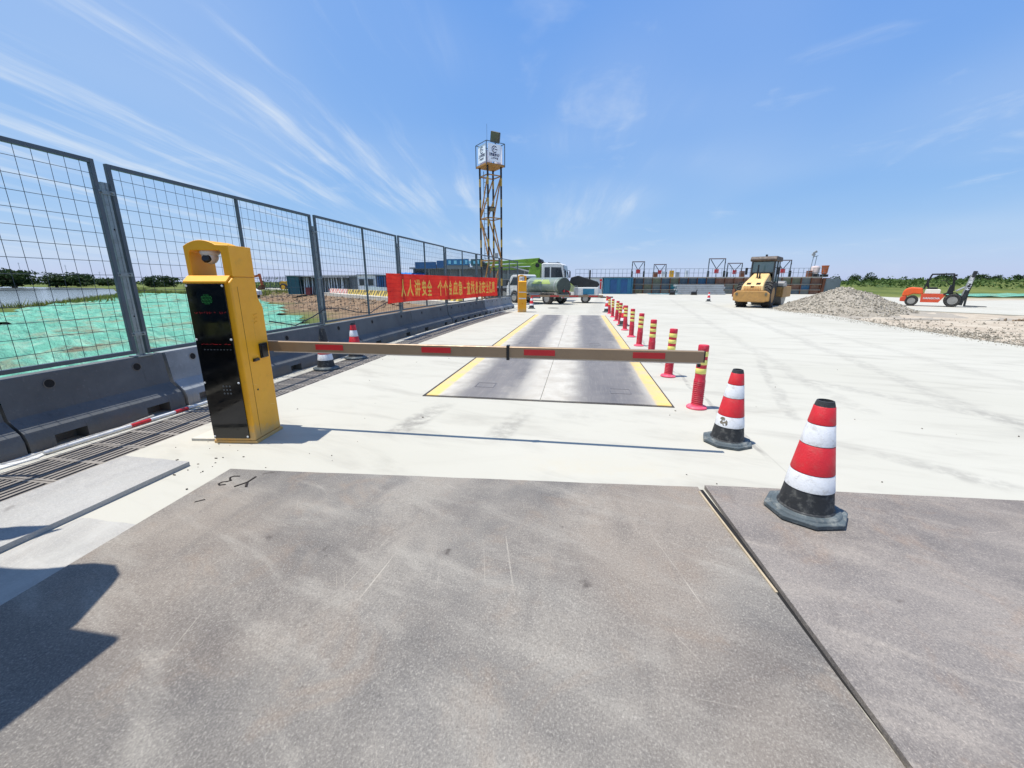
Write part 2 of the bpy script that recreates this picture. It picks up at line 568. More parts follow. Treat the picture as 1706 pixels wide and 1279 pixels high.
def mat_plate(name, tint, warm=1., seed=0., dusty=0.):
    m, t = newmat(name)
    ob = t.n('ShaderNodeTexCoord').outputs['Object']
    ob = t.vmath('ADD', ob, (seed, seed * 1.7, 0))
    a = t.noise(ob, .9, 7, .65, .5)
    b = t.noise(t.scale(ob, (2.6, .7, 1), (0, 0, R(12))), 1.5, 7, .66, .6)
    b3 = t.noise(t.scale(ob, (.8, 3.0, 1), (0, 0, R(24))), 1.6, 7, .66, .4)
    e = t.noise(ob, 2.3, 6, .7, .8)
    f = t.noise(t.scale(ob, (1, .8, 1)), 125, 6, .8, .4)
    f2 = t.noise(ob, 260, 3, .8)
    sp = t.n('ShaderNodeTexVoronoi', {'Vector': ob, 'Scale': 130., 'Randomness': 1.}).outputs['Distance']
    k = lambda r_, g_, b_: tuple(c_ * q for c_, q in zip(rgb(r_, g_, b_), tint))
    c = t.mix(t.lin(a, .36, .64), k(112, 110, 110), k(162, 157, 150))
    lg = t.noise(ob, .45, 3, .5, .3)
    c = t.mix(t.math('MULTIPLY', t.smooth(lg, .48, .66), .35), c, k(154, 138, 124))
    c = t.mix(t.math('MULTIPLY', t.smooth(lg, .46, .32), .45), c, k(150, 150, 150))
    c = t.mix(t.math('MULTIPLY', t.smooth(e, .52, .70), .40 * warm), c, k(160, 142, 126))
    c = t.mix(t.math('MULTIPLY', t.smooth(b, .50, .74), .32), c, k(92, 90, 92))
    c = t.mix(t.math('MULTIPLY', t.smooth(b3, .48, .72), .52), c, k(186, 182, 174))
    c = t.mix(t.math('MULTIPLY', t.smooth(f, .50, .67), .54), c, k(214, 210, 202))
    c = t.mix(t.math('MULTIPLY', t.smooth(f, .50, .34), .46), c, k(70, 66, 64))
    c = t.mix(t.math('MULTIPLY', t.smooth(f2, .56, .70), .40), c, k(206, 202, 194))
    c = t.mix(t.math('MULTIPLY', t.smooth(sp, .14, .04), .22), c, k(54, 52, 50))
    # long scratches
    for sc_, ro in (((.5, 42, 1), 38), ((.6, 50, 1), -14), ((.45, 60, 1), 80), ((.8, 70, 1), 100), ((.9, 80, 1), 62), ((.7, 55, 1), 8)):
        s_ = t.noise(t.scale(ob, sc_, (0, 0, R(ro))), 1.0, 3, .5)
        msk = t.smooth(t.noise(ob, 1.7, 2), .50, .62)
        c = t.mix(t.math('MULTIPLY', t.math('MULTIPLY', t.smooth(s_, .69, .76), msk), .42), c, k(226, 220, 208))
    # oil drips
    od = t.noise(ob, 4.2, 3, .5, .2)
    c = t.mix(t.math('MULTIPLY', t.smooth(od, .69, .75), .65), c, k(70, 62, 60))
    if dusty:
        c = t.mix(t.math('MULTIPLY', t.lin(t.noise(t.scale(ob, (2, .6, 1)), 2.0, 7, .7, .6), .3, .7, .35, 1.), dusty), c, rgb(182, 180, 172))
    h = t.math('ADD', t.math('MULTIPLY', f, .7), t.math('MULTIPLY', f2, .3))
    bp = t.n('ShaderNodeBump', {'Height': h, 'Strength': .55, 'Distance': .006})
    rg = t.lin(f, .3, .7, .58, .82)
    b_ = finish(t, c, .7, bp.outputs[0], spec=.3)
    t.t.links.new(rg, b_.inputs['Roughness'])
    return m


PLATE_A = mat_plate('road_plate_steel', (.705, .685, .64), 1., 0.)
PLATE_B = mat_plate('road_plate_steel_pinkish', (.73, .675, .625), 1.2, 5.3)
PLATE_C = mat_plate('dusty_plate', (.98, .99, 1.0), .1, 9.1, .55)
PLATE_D = mat_plate('very_dusty_plate', (1.0, .99, .97), .3, 13.7, .85)


def mat_deck():
    m, t = newmat('weighbridge_deck')
    ob = t.n('ShaderNodeNewGeometry').outputs['Position']
    x, y, z = t.sep(ob)
    n1 = t.noise(t.scale(ob, (1.6, .22, 1)), 1.4, 6, .62, .3)
    n2 = t.noise(ob, 3.0, 7, .65, .4)
    f = t.noise(t.scale(ob, (22, 1.0, 1)), 2.2, 4, .7)
    g = t.noise(ob, 55, 4, .7)
    xx = t.math('ADD', x, t.math('MULTIPLY', t.math('SUBTRACT', n1, .5), .5))
    xx = t.math('ADD', xx, t.math('MULTIPLY', t.math('SUBTRACT', n2, .5), .22))
    dust = t.mix(t.lin(n2, .3, .7), rgb(192, 187, 174), rgb(170, 163, 149))
    steel = t.mix(t.lin(n1, .3, .7), rgb(84, 82, 84), rgb(112, 108, 106))
    steel = t.mix(t.math('MULTIPLY', t.smooth(f, .5, .75), .35), steel, rgb(152, 146, 138))
    steel = t.mix(t.math('MULTIPLY', t.smooth(n2, .58, .75), .35), steel, rgb(178, 172, 162))
    yel = t.mix(t.math('MULTIPLY', t.smooth(n2, .46, .70), .6), rgb(222, 186, 92), rgb(204, 184, 132))

    def bump_(cx, hw, soft):
        return t.smooth(t.math('ABSOLUTE', t.math('SUBTRACT', xx, cx)), hw + soft, hw - soft * .3)
    tr = t.math('MAXIMUM', bump_(-1.20, .30, .34), bump_(.50, .38, .30))
    c = t.mix(t.math('MULTIPLY', tr, t.lin(n2, .25, .65, .98, .84)), dust, steel)
    ye = t.math('MAXIMUM', t.smooth(x, -1.80, -1.86), t.smooth(x, .98, 1.04))
    c = t.mix(t.math('MULTIPLY', ye, t.lin(n2, .3, .62, 1., .45)), c, yel)
    c = t.mix(t.math('MULTIPLY', t.smooth(g, .55, .75), .2), c, rgb(110, 104, 98))
    bp = t.n('ShaderNodeBump', {'Height': g, 'Strength': .25, 'Distance': .005})
    finish(t, c, .62, bp.outputs[0], spec=.4)
    return m


DECK = mat_deck()


def mat_terrain():
    m, t = newmat('earth_and_grass')
    ob = t.n('ShaderNodeNewGeometry').outputs['Position']
    at = t.n('ShaderNodeVertexColor', layer_name='zone').outputs[0]
    zr, zg, zb = t.n('ShaderNodeSeparateColor', {0: at}).outputs
    a = t.noise(ob, .09, 6, .6, .3)
    b = t.noise(ob, .8, 7, .68, .3)
    g = t.noise(ob, 6, 6, .7)
    grass = t.mix(t.lin(a, .35, .65), rgb(72, 88, 44), rgb(112, 118, 62))
    grass = t.mix(t.math('MULTIPLY', t.smooth(b, .45, .7), .6), grass, rgb(62, 78, 40))
    grass = t.mix(t.math('MULTIPLY', t.smooth(g, .55, .75), .4), grass, rgb(150, 144, 92))
    dirt = t.mix(t.lin(b, .3, .7), rgb(98, 78, 60), rgb(146, 124, 100))
    dirt = t.mix(t.math('MULTIPLY', t.smooth(g, .5, .72), .5), dirt, rgb(72, 58, 46))
    sand = t.mix(t.lin(b, .3, .7), rgb(160, 146, 128), rgb(190, 180, 162))
    sand = t.mix(t.math('MULTIPLY', t.smooth(g, .50, .70), .55), sand, rgb(132, 122, 108))
    c = t.mix(zr, grass, dirt)
    c = t.mix(zg, c, sand)
    h = t.math('ADD', t.math('MULTIPLY', b, .5), t.math('MULTIPLY', g, .5))
    bp = t.n('ShaderNodeBump', {'Height': h, 'Strength': .6, 'Distance': .06})
    finish(t, c, .95, bp.outputs[0], spec=.1)
    return m


TERR = mat_terrain()


def mat_leaf(name, c0, c1, c2):
    m, t = newmat(name)
    ob = t.n('ShaderNodeNewGeometry')
    pos = ob.outputs['Position']
    a = t.noise(pos, .9, 3)
    rn = t.n('ShaderNodeNewGeometry').outputs['Random Per Island']
    c = t.mix(rn, c0, c1)
    c = t.mix(t.smooth(a, .45, .7), c, c2)
    d = t.n('ShaderNodeBsdfPrincipled', {'Base Color': c, 'Roughness': .7, 'Specular IOR Level': .2})
    tr = t.n('ShaderNodeBsdfTranslucent', {'Color': c})
    ms = t.n('ShaderNodeMixShader', {0: .25, 1: d.outputs[0], 2: tr.outputs[0]})
    t.n('ShaderNodeOutputMaterial', {'Surface': ms.outputs[0]})
    return m


LEAF_D = mat_leaf('dark_leaf', rgb(34, 52, 30), rgb(62, 82, 44), rgb(48, 68, 36))
LEAF_M = mat_leaf('bush_leaf', rgb(58, 82, 42), rgb(92, 112, 56), rgb(74, 96, 48))
LEAF_G = mat_leaf('reed_leaf', rgb(90, 102, 46), rgb(140, 140, 72), rgb(116, 120, 56))


def mat_net():
    m, t = newmat('dust_net')
    ob = t.n('ShaderNodeNewGeometry').outputs['Position']
    a = t.noise(t.scale(ob, (.35, 1.3, 1), (0, 0, R(30))), 1.1, 7, .66, .7)
    b = t.noise(ob, .6, 6, .62, .5)
    g = t.noise(ob, 9, 5, .7)
    c = t.mix(t.lin(a, .3, .7), rgb(84, 156, 132), rgb(126, 192, 166))
    c = t.mix(t.math('MULTIPLY', t.smooth(a, .52, .68), .55), c, rgb(150, 178, 154))
    c = t.mix(t.math('MULTIPLY', t.smooth(b, .50, .64), .75), c, rgb(138, 144, 116))
    c = t.mix(t.math('MULTIPLY', t.smooth(b, .40, .30), .6), c, rgb(56, 134, 130))
    c = t.mix(t.math('MULTIPLY', t.smooth(g, .54, .74), .5), c, rgb(86, 120, 102))
    lines = t.noise(t.scale(ob, (.5, 3.2, 1), (0, 0, R(24))), 1.3, 6, .7, .9)
    c = t.mix(t.math('MULTIPLY', t.smooth(lines, .52, .66), .65), c, rgb(60, 118, 106))
    deb = t.noise(ob, .33, 7, .7, 1.0)
    c = t.mix(t.math('MULTIPLY', t.smooth(deb, .57, .66), .8), c, rgb(112, 98, 76))
    bp = t.n('ShaderNodeBump', {'Height': t.math('ADD', a, lines), 'Strength': 1.0, 'Distance': .22})
    finish(t, c, .8, bp.outputs[0], spec=.2)
    return m


NET = mat_net()


def mat_water():
    m, t = newmat('river_water')
    ob = t.n('ShaderNodeNewGeometry').outputs['Position']
    n = t.noise(t.scale(ob, (.5, 1.2, 1)), 1.5, 5, .6)
    bp = t.n('ShaderNodeBump', {'Height': n, 'Strength': .25, 'Distance': .1})
    finish(t, rgb(112, 118, 116), .12, bp.outputs[0], spec=.6)
    return m


WATER = mat_water()


def mat_gravel(name, c0, c1):
    m, t = newmat(name)
    g = t.n('ShaderNodeNewGeometry')
    c = t.mix(g.outputs['Random Per Island'], c0, c1)
    f = t.noise(g.outputs['Position'], 14, 4, .7)
    c = t.mix(t.math('MULTIPLY', t.smooth(f, .5, .7), .4), c, rgb(120, 114, 104))
    finish(t, c, .95, spec=.15)
    return m


GRAVEL = mat_gravel('gravel', rgb(120, 114, 102), rgb(182, 174, 158))


def mat_corr(name, col, col2, freq=5., strength=1., vertical=True):
    """fine ribbed sheet for far buildings, plus streaks"""
    m, t = newmat(name)
    ob = t.n('ShaderNodeTexCoord').outputs['Object']
    x, y, z = t.sep(ob)
    wv = t.math('SINE', t.math('MULTIPLY', t.math('ADD', x, y), freq * 2 * PI))
    a = t.noise(t.scale(ob, (1.2, 1.2, .25)), 1.3, 6, .65)
    c = t.mix(t.lin(a, .3, .7), col, col2)
    bp = t.n('ShaderNodeBump', {'Height': wv, 'Strength': strength, 'Distance': .03})
    finish(t, c, .6, bp.outputs[0])
    return m


CORR_BLUE = mat_corr('ribbed_blue', rgb(38, 104, 140), rgb(64, 130, 160), 5)
CORR_GREY = mat_corr('ribbed_grey', rgb(112, 120, 124), rgb(140, 146, 148), 4)
CORR_DARK = mat_corr('ribbed_slate', rgb(84, 92, 98), rgb(110, 118, 122), 4)
CORR_WHITE = mat_corr('ribbed_white', rgb(196, 204, 208), rgb(214, 220, 224), 5, .5)


def mat_stripe(name, c0, c1, freq):
    """painted diagonal hazard stripes"""
    m, t = newmat(name)
    ob = t.n('ShaderNodeTexCoord').outputs['Object']
    x, y, z = t.sep(ob)
    s_ = t.math('FRACT', t.math('MULTIPLY', t.math('ADD', x, z), freq))
    n = t.noise(ob, 6, 5, .6)
    k = t.math('MULTIPLY', t.smooth(s_, .48, .52), t.lin(n, .3, .6, .7, 1.))
    finish(t, t.mix(k, c0, c1), .7)
    return m


ST_YB = mat_stripe('yellow_dark_stripes', rgb(226, 196, 96), rgb(92, 88, 80), 1.5)
ST_RW = mat_stripe('red_white_stripes', rgb(226, 220, 210), rgb(206, 92, 84), 1.5)
ST_LEG = None


def mat_legstripe():
    m, t = newmat('tower_leg_stripes')
    ob = t.n('ShaderNodeTexCoord').outputs['Object']
    x, y, z = t.sep(ob)
    s_ = t.math('FRACT', t.math('MULTIPLY', z, .8))
    n = t.noise(ob, 9, 5, .6)
    k = t.smooth(s_, .36, .40)
    c = t.mix(k, rgb(178, 146, 60), rgb(30, 28, 27))
    c = t.mix(t.math('MULTIPLY', t.smooth(n, .52, .7), .6), c, rgb(124, 84, 56))
    finish(t, c, .6)
    return m


ST_LEG = mat_legstripe()


def mat_banner():
    m, t = newmat('banner_cloth')
    ob = t.n('ShaderNodeNewGeometry').outputs['Position']
    x, y, z = t.sep(ob)
    n = t.noise(ob, 3, 4)
    st_ = t.math('FRACT', t.math('MULTIPLY', z, 9.5))
    c = t.mix(t.lin(n, .3, .7), rgb(222, 46, 38), rgb(232, 66, 52))
    c = t.mix(t.math('MULTIPLY', t.smooth(st_, .80, .95), .4), c, rgb(186, 24, 30))
    d = t.n('ShaderNodeBsdfPrincipled', {'Base Color': c, 'Roughness': .7, 'Specular IOR Level': .2})
    tr = t.n('ShaderNodeBsdfTranslucent', {'Color': c})
    ms = t.n('ShaderNodeMixShader', {0: .45, 1: d.outputs[0], 2: tr.outputs[0]})
    t.n('ShaderNodeOutputMaterial', {'Surface': ms.outputs[0]})
    return m


BANNER = mat_banner()


def mat_yellowprint():
    m, t = newmat('banner_print')
    c = rgb(250, 238, 110)
    d = t.n('ShaderNodeBsdfPrincipled', {'Base Color': c, 'Roughness': .7})
    tr = t.n('ShaderNodeBsdfTranslucent', {'Color': c})
    ms = t.n('ShaderNodeMixShader', {0: .4, 1: d.outputs[0], 2: tr.outputs[0]})
    t.n('ShaderNodeOutputMaterial', {'Surface': ms.outputs[0]})
    return m


PRINT = mat_yellowprint()
SCREEN = mat('black_screen', rgb(6, 7, 8), .08, 0, .1, 3, spec=.6, dirt=rgb(40, 40, 38), dirt_amt=.35)
INK = mat('sign_ink', rgb(40, 50, 90), .6)
INK2 = mat('sign_ink_grey', rgb(70, 74, 100), .6)
WELD = mat('burnt_mark', rgb(34, 28, 24), .9)


# ================================================================== THE SETTING
RIVER = [(-34, -60), (-42, 5), (-51, 29), (-62, 40), (-95, 72), (-160, 120), (-205, 148), (-218, 152), (-330, 185), (-900, 300), (-900, -60)]


def poly_sd(x, y, poly):
    """signed distance, negative inside"""
    d2, ins = 1e18, False
    n = len(poly)
    for i in range(n):
        ax, ay = poly[i]
        bx_, by = poly[(i + 1) % n]
        ex, ey = bx_ - ax, by - ay
        wx, wy = x - ax, y - ay
        t_ = max(0., min(1., (wx * ex + wy * ey) / (ex * ex + ey * ey)))
        qx, qy = wx - ex * t_, wy - ey * t_
        d2 = min(d2, qx * qx + qy * qy)
        if (ay > y) != (by > y) and x < (bx_ - ax) * (y - ay) / (by - ay) + ax:
            ins = not ins
    return -math.sqrt(d2) if ins else math.sqrt(d2)


def road_s(x, y):
    return (x + 16.3) * .667 + (y - 32.6) * .745


def bank_h(x, y):
    if x < 8 or y < 20:
        return 0.
    ax = x / max(y, 1.)
    m_ = sstep(.50, .60, ax) * sstep(-20, -5, y - 46 - .08 * (x - 30))
    rise = sstep(46 + .10 * (x - 26), 92 + .1 * (x - 26), y)
    return m_ * rise * (1.5 + .25 * fbm(x, y, .03)) + m_ * .12 * rise * fbm(x, y, .25)


def ground_h(x, y):
    h = -.05
    if x < -5.4:
        s_ = road_s(x, y)
        h = -.58 + .52 * sstep(-3.6, -.2, s_)
        h += .10 * fbm(x, y, .22) * sstep(0, -1.5, s_) * sstep(-5.4, -7, x)
        if y < 100 and s_ > 0:
            h = -.06
        r_ = poly_sd(x, y, RIVER)
        if r_ < 9:
            h = h * sstep(0, 9, r_) + -2.2 * (1 - sstep(-3, 7, r_))
    elif x < -2.4 and y < 24:
        h = -.9
    elif x > 10:
        h = -.05 + bank_h(x, y)
        if y < 45:
            h += .05 * fbm(x, y, .9) * sstep(11, 13, x)
    else:
        h = -.08
    return h


def terrain():
    xs, ys = [], []
    q = -66.
    while q <= 66:
        xs.append(q)
        q += .9
    st_ = .9
    while q < 4500:
        st_ *= 1.14
        q += st_
        xs.append(q)
        xs.insert(0, -q)
    q = -12.
    while q <= 70:
        ys.append(q)
        q += .9
    st_ = .9
    while q < 5500:
        st_ *= 1.13
        q += st_
        ys.append(q)
    q, st_ = -12., .9
    while q > -400:
        st_ *= 1.3
        q -= st_
        ys.insert(0, q)
    vs, col = [], []
    for y in ys:
        for x in xs:
            vs.append((x, y, ground_h(x, y)))
            dr, sa = 0., 0.
            if -70 < x < -5.4 and y < 110:
                s_ = road_s(x, y)
                dr = sstep(-9, -5, s_ + 3 * fbm(x, y, .15)) * sstep(70, 50, y + .2 * abs(x + 30)) * sstep(-75, -55, x)
                if x > -16 and s_ <= -5:
                    dr = max(dr, .3 * sstep(.1, .5, fbm(x, y, .25)))
            if x >= -5.4 and y < 64:
                if x > 9:
                    k_ = 1 - sstep(42, 50, y - .1 * (x - 20) + 2 * fbm(x, y, .1))
                    sa = k_ * sstep(80, 60, x)
                else:
                    sa = 1.
            col.append((dr, sa, 0., 1.))
    nx = len(xs)
    fs = [(j * nx + i, j * nx + i + 1, (j + 1) * nx + i + 1, (j + 1) * nx + i) for j in range(len(ys) - 1) for i in range(nx - 1)]
    b = MB()
    b.add(vs, fs)
    o = b.build('ground', TERR, smooth=60, fixn=False)
    ca = o.data.color_attributes.new('zone', 'FLOAT_COLOR', 'POINT')
    ca.data.foreach_set('color', [c for q_ in col for c in q_])
    tag(o, 'earth and grass around the concrete yard', kind='structure')


terrain()
b = MB()
b.add([(x, y, -1.0) for x, y in RIVER], [tuple(range(len(RIVER)))])
tag(b.build('river', WATER), 'calm grey river beyond the fence', kind='structure')


def sheet(name, poly, z, thick, m, label):
    b_ = MB()
    b_.prism(poly, z - thick, z, 'Z')
    o = b_.build(name, m, smooth=0)
    tag(o, label, kind='structure')
    return o


GY0, GY1 = 0.2, 20.6                    # the drain's run
rows = [GY0 + (GY1 - GY0) * k / 30 for k in range(31)]
left_edge = [(-3.95 + off(y), y) for y in rows]
yard = [(10.4, -9), (10.5, 6), (10.62, 13.2), (10.86, 15.8), (11.39, 20.1), (12.1, 27.2), (13.5, 29.5), (17, 27), (18.2, 25.5),
        (20.4, 22.5), (26, 16.5), (40, 8), (70, 22), (60, 47), (37, 41.3), (30, 39.2), (31.8, 52), (34, 66), (-12, 66), (-19, 52), (-16.2, 35.4),
        (-7.2, 26.2), (-5.62, 24.2), (-5.62, GY1)]
yard += list(reversed(left_edge)) + [(-3.95, -9)]
sheet('concrete_yard', yard, 0, .12, YARD, 'pale swept concrete yard')
strip = [(-4.56 + off(y), y) for y in rows]
strip = strip + [(-5.62, GY1), (-5.62, GY0)]
sheet('concrete_strip', strip, -.001, .12, YARD, 'narrow concrete strip between barriers and drain')
sheet('concrete_apron', [(-3.9515, -9), (-3.9515, GY0), (-5.62, GY0), (-5.62, -9)], -.002, .12, YARD, 'concrete before the drain')
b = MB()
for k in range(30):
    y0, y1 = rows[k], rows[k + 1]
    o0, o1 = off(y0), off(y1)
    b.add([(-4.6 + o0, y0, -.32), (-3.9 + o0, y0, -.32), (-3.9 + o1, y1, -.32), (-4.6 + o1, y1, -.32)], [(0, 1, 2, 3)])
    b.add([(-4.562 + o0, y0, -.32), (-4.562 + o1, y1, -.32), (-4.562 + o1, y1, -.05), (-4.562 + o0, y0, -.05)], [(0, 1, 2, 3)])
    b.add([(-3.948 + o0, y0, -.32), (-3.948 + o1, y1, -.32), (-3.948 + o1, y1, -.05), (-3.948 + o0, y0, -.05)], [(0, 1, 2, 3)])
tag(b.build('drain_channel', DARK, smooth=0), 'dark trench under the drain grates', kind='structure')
# road slab beyond the fence, on top of the dirt bank
road_d = Vector((-.745, .667))
road_n = Vector((.667, .745))
road_p = Vector((-16.3, 32.6))
a0, a1 = road_p - road_d * 12.6, road_p + road_d * 78
sheet('site_road', [tuple(a0), tuple(a0 + road_n * 1.4), tuple(road_p + road_n * 2.4), tuple(road_p + road_d * 30 + road_n * 9), tuple(a1 + road_n * 9), tuple(a1)], .26, .5, CONC,
      'raised concrete site road beyond the fence')

# ---- dust net over the earth left of the fence
NETP = [(-5.75, -8), (-5.75, 11.5), (-8.5, 13.8), (-11, 16.0), (-17, 22.5), (-24, 30.5), (-31, 37), (-41, 46), (-52, 54), (-66, 60), (-79, 60),
        (-66, 46), (-52, 36.5), (-44, 28), (-34, 17), (-27, 2), (-24, -8)]


def dust_net():
    st_ = .55
    idx, vs, fs = {}, [], []
    x0, y0 = -80., -8.

    def h(x, y):
        g = ground_h(x, y)
        r_ = abs(mn.noise((x * .5 + y * .3, y * 1.1 - x * .25, 4.))) * .26
        r_ += abs(mn.noise((x * 1.4, y * 2.2, 9.))) * .14
        return g + .05 + r_ + .05 * fbm(x, y, .5, 3.)

    def vid(i, j):
        if (i, j) not in idx:
            x, y = x0 + i * st_, y0 + j * st_
            idx[(i, j)] = len(vs)
            x += .2 * nz(x, y, 1.7)
            y += .2 * nz(x, y, 1.7, 5)
            vs.append((x, y, h(x, y)))
        return idx[(i, j)]
    for i in range(int(75 / st_)):
        for j in range(int(70 / st_)):
            x, y = x0 + (i + .5) * st_, y0 + (j + .5) * st_
            sd_ = poly_sd(x, y, NETP)
            if x > -7 and sd_ > -.2:
                continue
            if sd_ + 1.0 * fbm(x, y, .45) + .2 < 0 and not (fbm(x, y, .16, 8.) > .74 and y > 12):
                fs.append((vid(i, j), vid(i + 1, j), vid(i + 1, j + 1), vid(i, j + 1)))
    b_ = MB()
    b_.add(vs, fs)
    o = b_.build('dust_net', NET, smooth=50, fixn=False)
    tag(o, 'wrinkled turquoise dust net spread over the earth behind the fence', 'dust net')


dust_net()
b = MB()     # scrap of net far right on the bank's foot
for i in range(22):
    for j in range(5):
        q = lambda a_, c_: (40 + a_ * 1.3, 49 + c_ * 1.2 + a_ * .25, ground_h(40 + a_ * 1.3, 49 + c_ * 1.2 + a_ * .25) + .12 + .12 * nz(a_, c_, .8))
        b.add([q(i, j), q(i + 1, j), q(i + 1, j + 1), q(i, j + 1)], [(0, 1, 2, 3)])
tag(b.build('dust_net', NET, smooth=50), 'far strip of teal dust net at the foot of the grassy bank', 'dust net')


# ------------------------------------------------------------------ vegetation
def leaf_cloud(seed, blobs, n, ls):
    """many leaf-sized faces filling several uneven lumps"""
    rnd = random.Random(seed)
    b_ = MB()
    tot = sum(r[3] * r[4] for r in blobs)
    for (cx, cy, cz, rx, rz_) in blobs:
        k_ = int(n * rx * rz_ / tot)
        for _ in range(k_):
            while True:
                p = Vector((rnd.uniform(-1, 1), rnd.uniform(-1, 1), rnd.uniform(-1, 1)))
                if p.length < 1:
                    break
            L = p.length
            p = p * (.55 + .45 * L) / max(L, .2) * (L ** .4)
            wob = 1 + .55 * mn.noise(p * 2.1 + Vector((seed * 3.3, cx, cz)))
            c_ = Vector((cx + p.x * rx * wob, cy + p.y * rx * wob, cz + p.z * rz_ * wob))
            s_ = ls * rnd.uniform(.6, 1.3)
            a = Vector((rnd.uniform(-1, 1), rnd.uniform(-1, 1), rnd.uniform(-.7, .7))).normalized()
            t_ = a.cross(Vector((rnd.uniform(-1, 1), rnd.uniform(-1, 1), rnd.uniform(-1, 1)))).normalized()
            b_.add([c_ - a * s_, c_ + t_ * s_ * .5, c_ + a * s_, c_ - t_ * s_ * .5], [(0, 1, 2, 3)])
    return b_


def make_tree(name, label, cat, seed, hgt, wid, loc, leaf, group, n=1500, trunk_h=.25):
    t = thing(name, label, cat, loc, 0, group)
    rnd = random.Random(seed)
    blobs = []
    for k in range(7):
        a = rnd.uniform(0, 2 * PI)
        rr = rnd.uniform(.1, .33) * wid
        z_ = hgt * rnd.uniform(trunk_h + .14, .80)
        blobs.append((math.cos(a) * rr, math.sin(a) * rr, z_, wid * rnd.uniform(.18, .30), hgt * rnd.uniform(.14, .22)))
    blobs.append((0, 0, hgt * (.5 + trunk_h / 2), wid * .34, hgt * (.46 - trunk_h / 2)))
    leaf_cloud(seed, blobs, n, .055 * (wid + hgt) / 2).build('crown', leaf, t, smooth=0, fixn=False)
    tb = MB()
    tb.tube((0, 0, -.3), (0, 0, hgt * .45), wid * .045, wid * .028, 8)
    for k in range(5):
        a = rnd.uniform(0, 2 * PI)
        z_ = hgt * rnd.uniform(.22, .42)
        tb.tube((0, 0, z_), (math.cos(a) * wid * .28, math.sin(a) * wid * .28, z_ + hgt * rnd.uniform(.15, .3)), wid * .02, wid * .007, 5)
    tb.build('trunk', BARK, t)
    return t


# far river bank, left: px centre, height top
far_l = [(15, 446, 62, 'broad dark tree across the river, leftmost beside the picture edge'), (88, 452, 38, 'rounded dark tree across the river, second from the left'),
         (126, 453, 46, 'bushy dark tree across the river, third from the left, right of a gap'), (168, 462, 30, 'low hazy tree across the river, just left of the first fence post'),
         (192, 461, 34, 'low wide tree across the river, hidden behind the first fence post'), (249, 459, 24, 'small round tree behind the fence, right of the first fence post'),
         (275, 458, 30, 'round dark tree behind the fence, left of the yellow barrier box')]


def pix(px, py, Y=None, z=None):
    """a picture position seen from the camera, on a plane y = Y or z = z"""
    d = camo.rotation_euler.to_matrix() @ Vector(((px - 853) / 672., -(py - 639.5) / 672., -1.))
    t_ = (Y / d.y) if Y is not None else ((z - 1.5) / d.z)
    return Vector((d.x * t_, d.y * t_, 1.5 + d.z * t_))


for k, (px, top, wpx, lab) in enumerate(far_l):
    Y_ = [150, 165, 172, 190, 200, 140, 150][k]
    top_p, base = pix(px, top, Y=Y_), pix(px, 479, Y=Y_)
    wid = (pix(px + wpx / 2, 470, Y=Y_) - pix(px - wpx / 2, 470, Y=Y_)).length
    g = -.55
    make_tree('tree', lab, 'tree', 20 + k, top_p.z - g + .1, wid * 1.05, (top_p.x, Y_, g - .3), LEAF_D, 'dark trees across the river', 1700, .06)

far_r = [(1392, 455, 26, 112, 'dense dark bush just right of the formwork wall'), (1424, 459, 28, 105, 'dark bush behind the gravel heap, second from the formwork wall'),
         (1448, 463, 26, 100, 'low dark bush behind the gravel heap, farthest from the formwork wall'), (1574, 467, 36, 120, 'rounded dark bush seen through the open cab of the forklift'),
         (1634, 458, 44, 120, 'tall rounded dark bush right of the forklift mast'), (1662, 467, 22, 130, 'small low bush right of the tall dark bush'),
         (1700, 468, 30, 140, 'low bush on the bank at the right picture edge')]
for k, (px, top, wpx, Y_, lab) in enumerate(far_r):
    top_p = pix(px, top, Y=Y_)
    wid = (pix(px + wpx / 2, 470, Y=Y_) - pix(px - wpx / 2, 470, Y=Y_)).length
    g = ground_h(top_p.x, Y_)
    make_tree('bush', lab, 'bush', 40 + k, max(2.4, top_p.z - g), wid, (top_p.x, Y_, g - .4), LEAF_D, 'dark bushes on the grassy bank', 1300, .0)

# hedge-like scrub on the bank and beyond, one mass
rnd = random.Random(3)
b = MB()


def tuft(b_, x, y, z, h, w_, n, rnd_):
    for _ in range(n):
        a = rnd_.uniform(0, 2 * PI)
        p = Vector((x + rnd_.gauss(0, w_), y + rnd_.gauss(0, w_), z))
        l = Vector((math.cos(a), math.sin(a), 0))
        hh = h * rnd_.uniform(.5, 1.2)
        tip = p + Vector((rnd_.gauss(0, .3) * hh, rnd_.gauss(0, .3) * hh, hh))
        wd = hh * .10
        b_.add([p - l * wd, p + l * wd, tip], [(0, 1, 2)])


def scrub(name, mat_, label, pts, ls, seed):
    b_ = MB()
    r_ = random.Random(seed)
    for (x, y, z, rx, rz_, n) in pts:
        for _ in range(n):
            p = Vector((r_.gauss(0, .5), r_.gauss(0, .5), abs(r_.gauss(0, .5))))
            c_ = Vector((x + p.x * rx, y + p.y * rx, z + p.z * rz_))
            s_ = ls * r_.uniform(.5, 1.3)
            a = Vector((r_.uniform(-1, 1), r_.uniform(-1, 1), r_.uniform(-.2, 1))).normalized()
            t_ = a.cross(Vector((r_.uniform(-1, 1), r_.uniform(-1, 1), r_.uniform(-1, 1)))).normalized()
            b_.add([c_ - a * s_, c_ + t_ * s_ * .45, c_ + a * s_, c_ - t_ * s_ * .45], [(0, 1, 2, 3)])
    o = b_.build(name, mat_, smooth=0, fixn=False)
    return tag(o, label, kind='stuff')


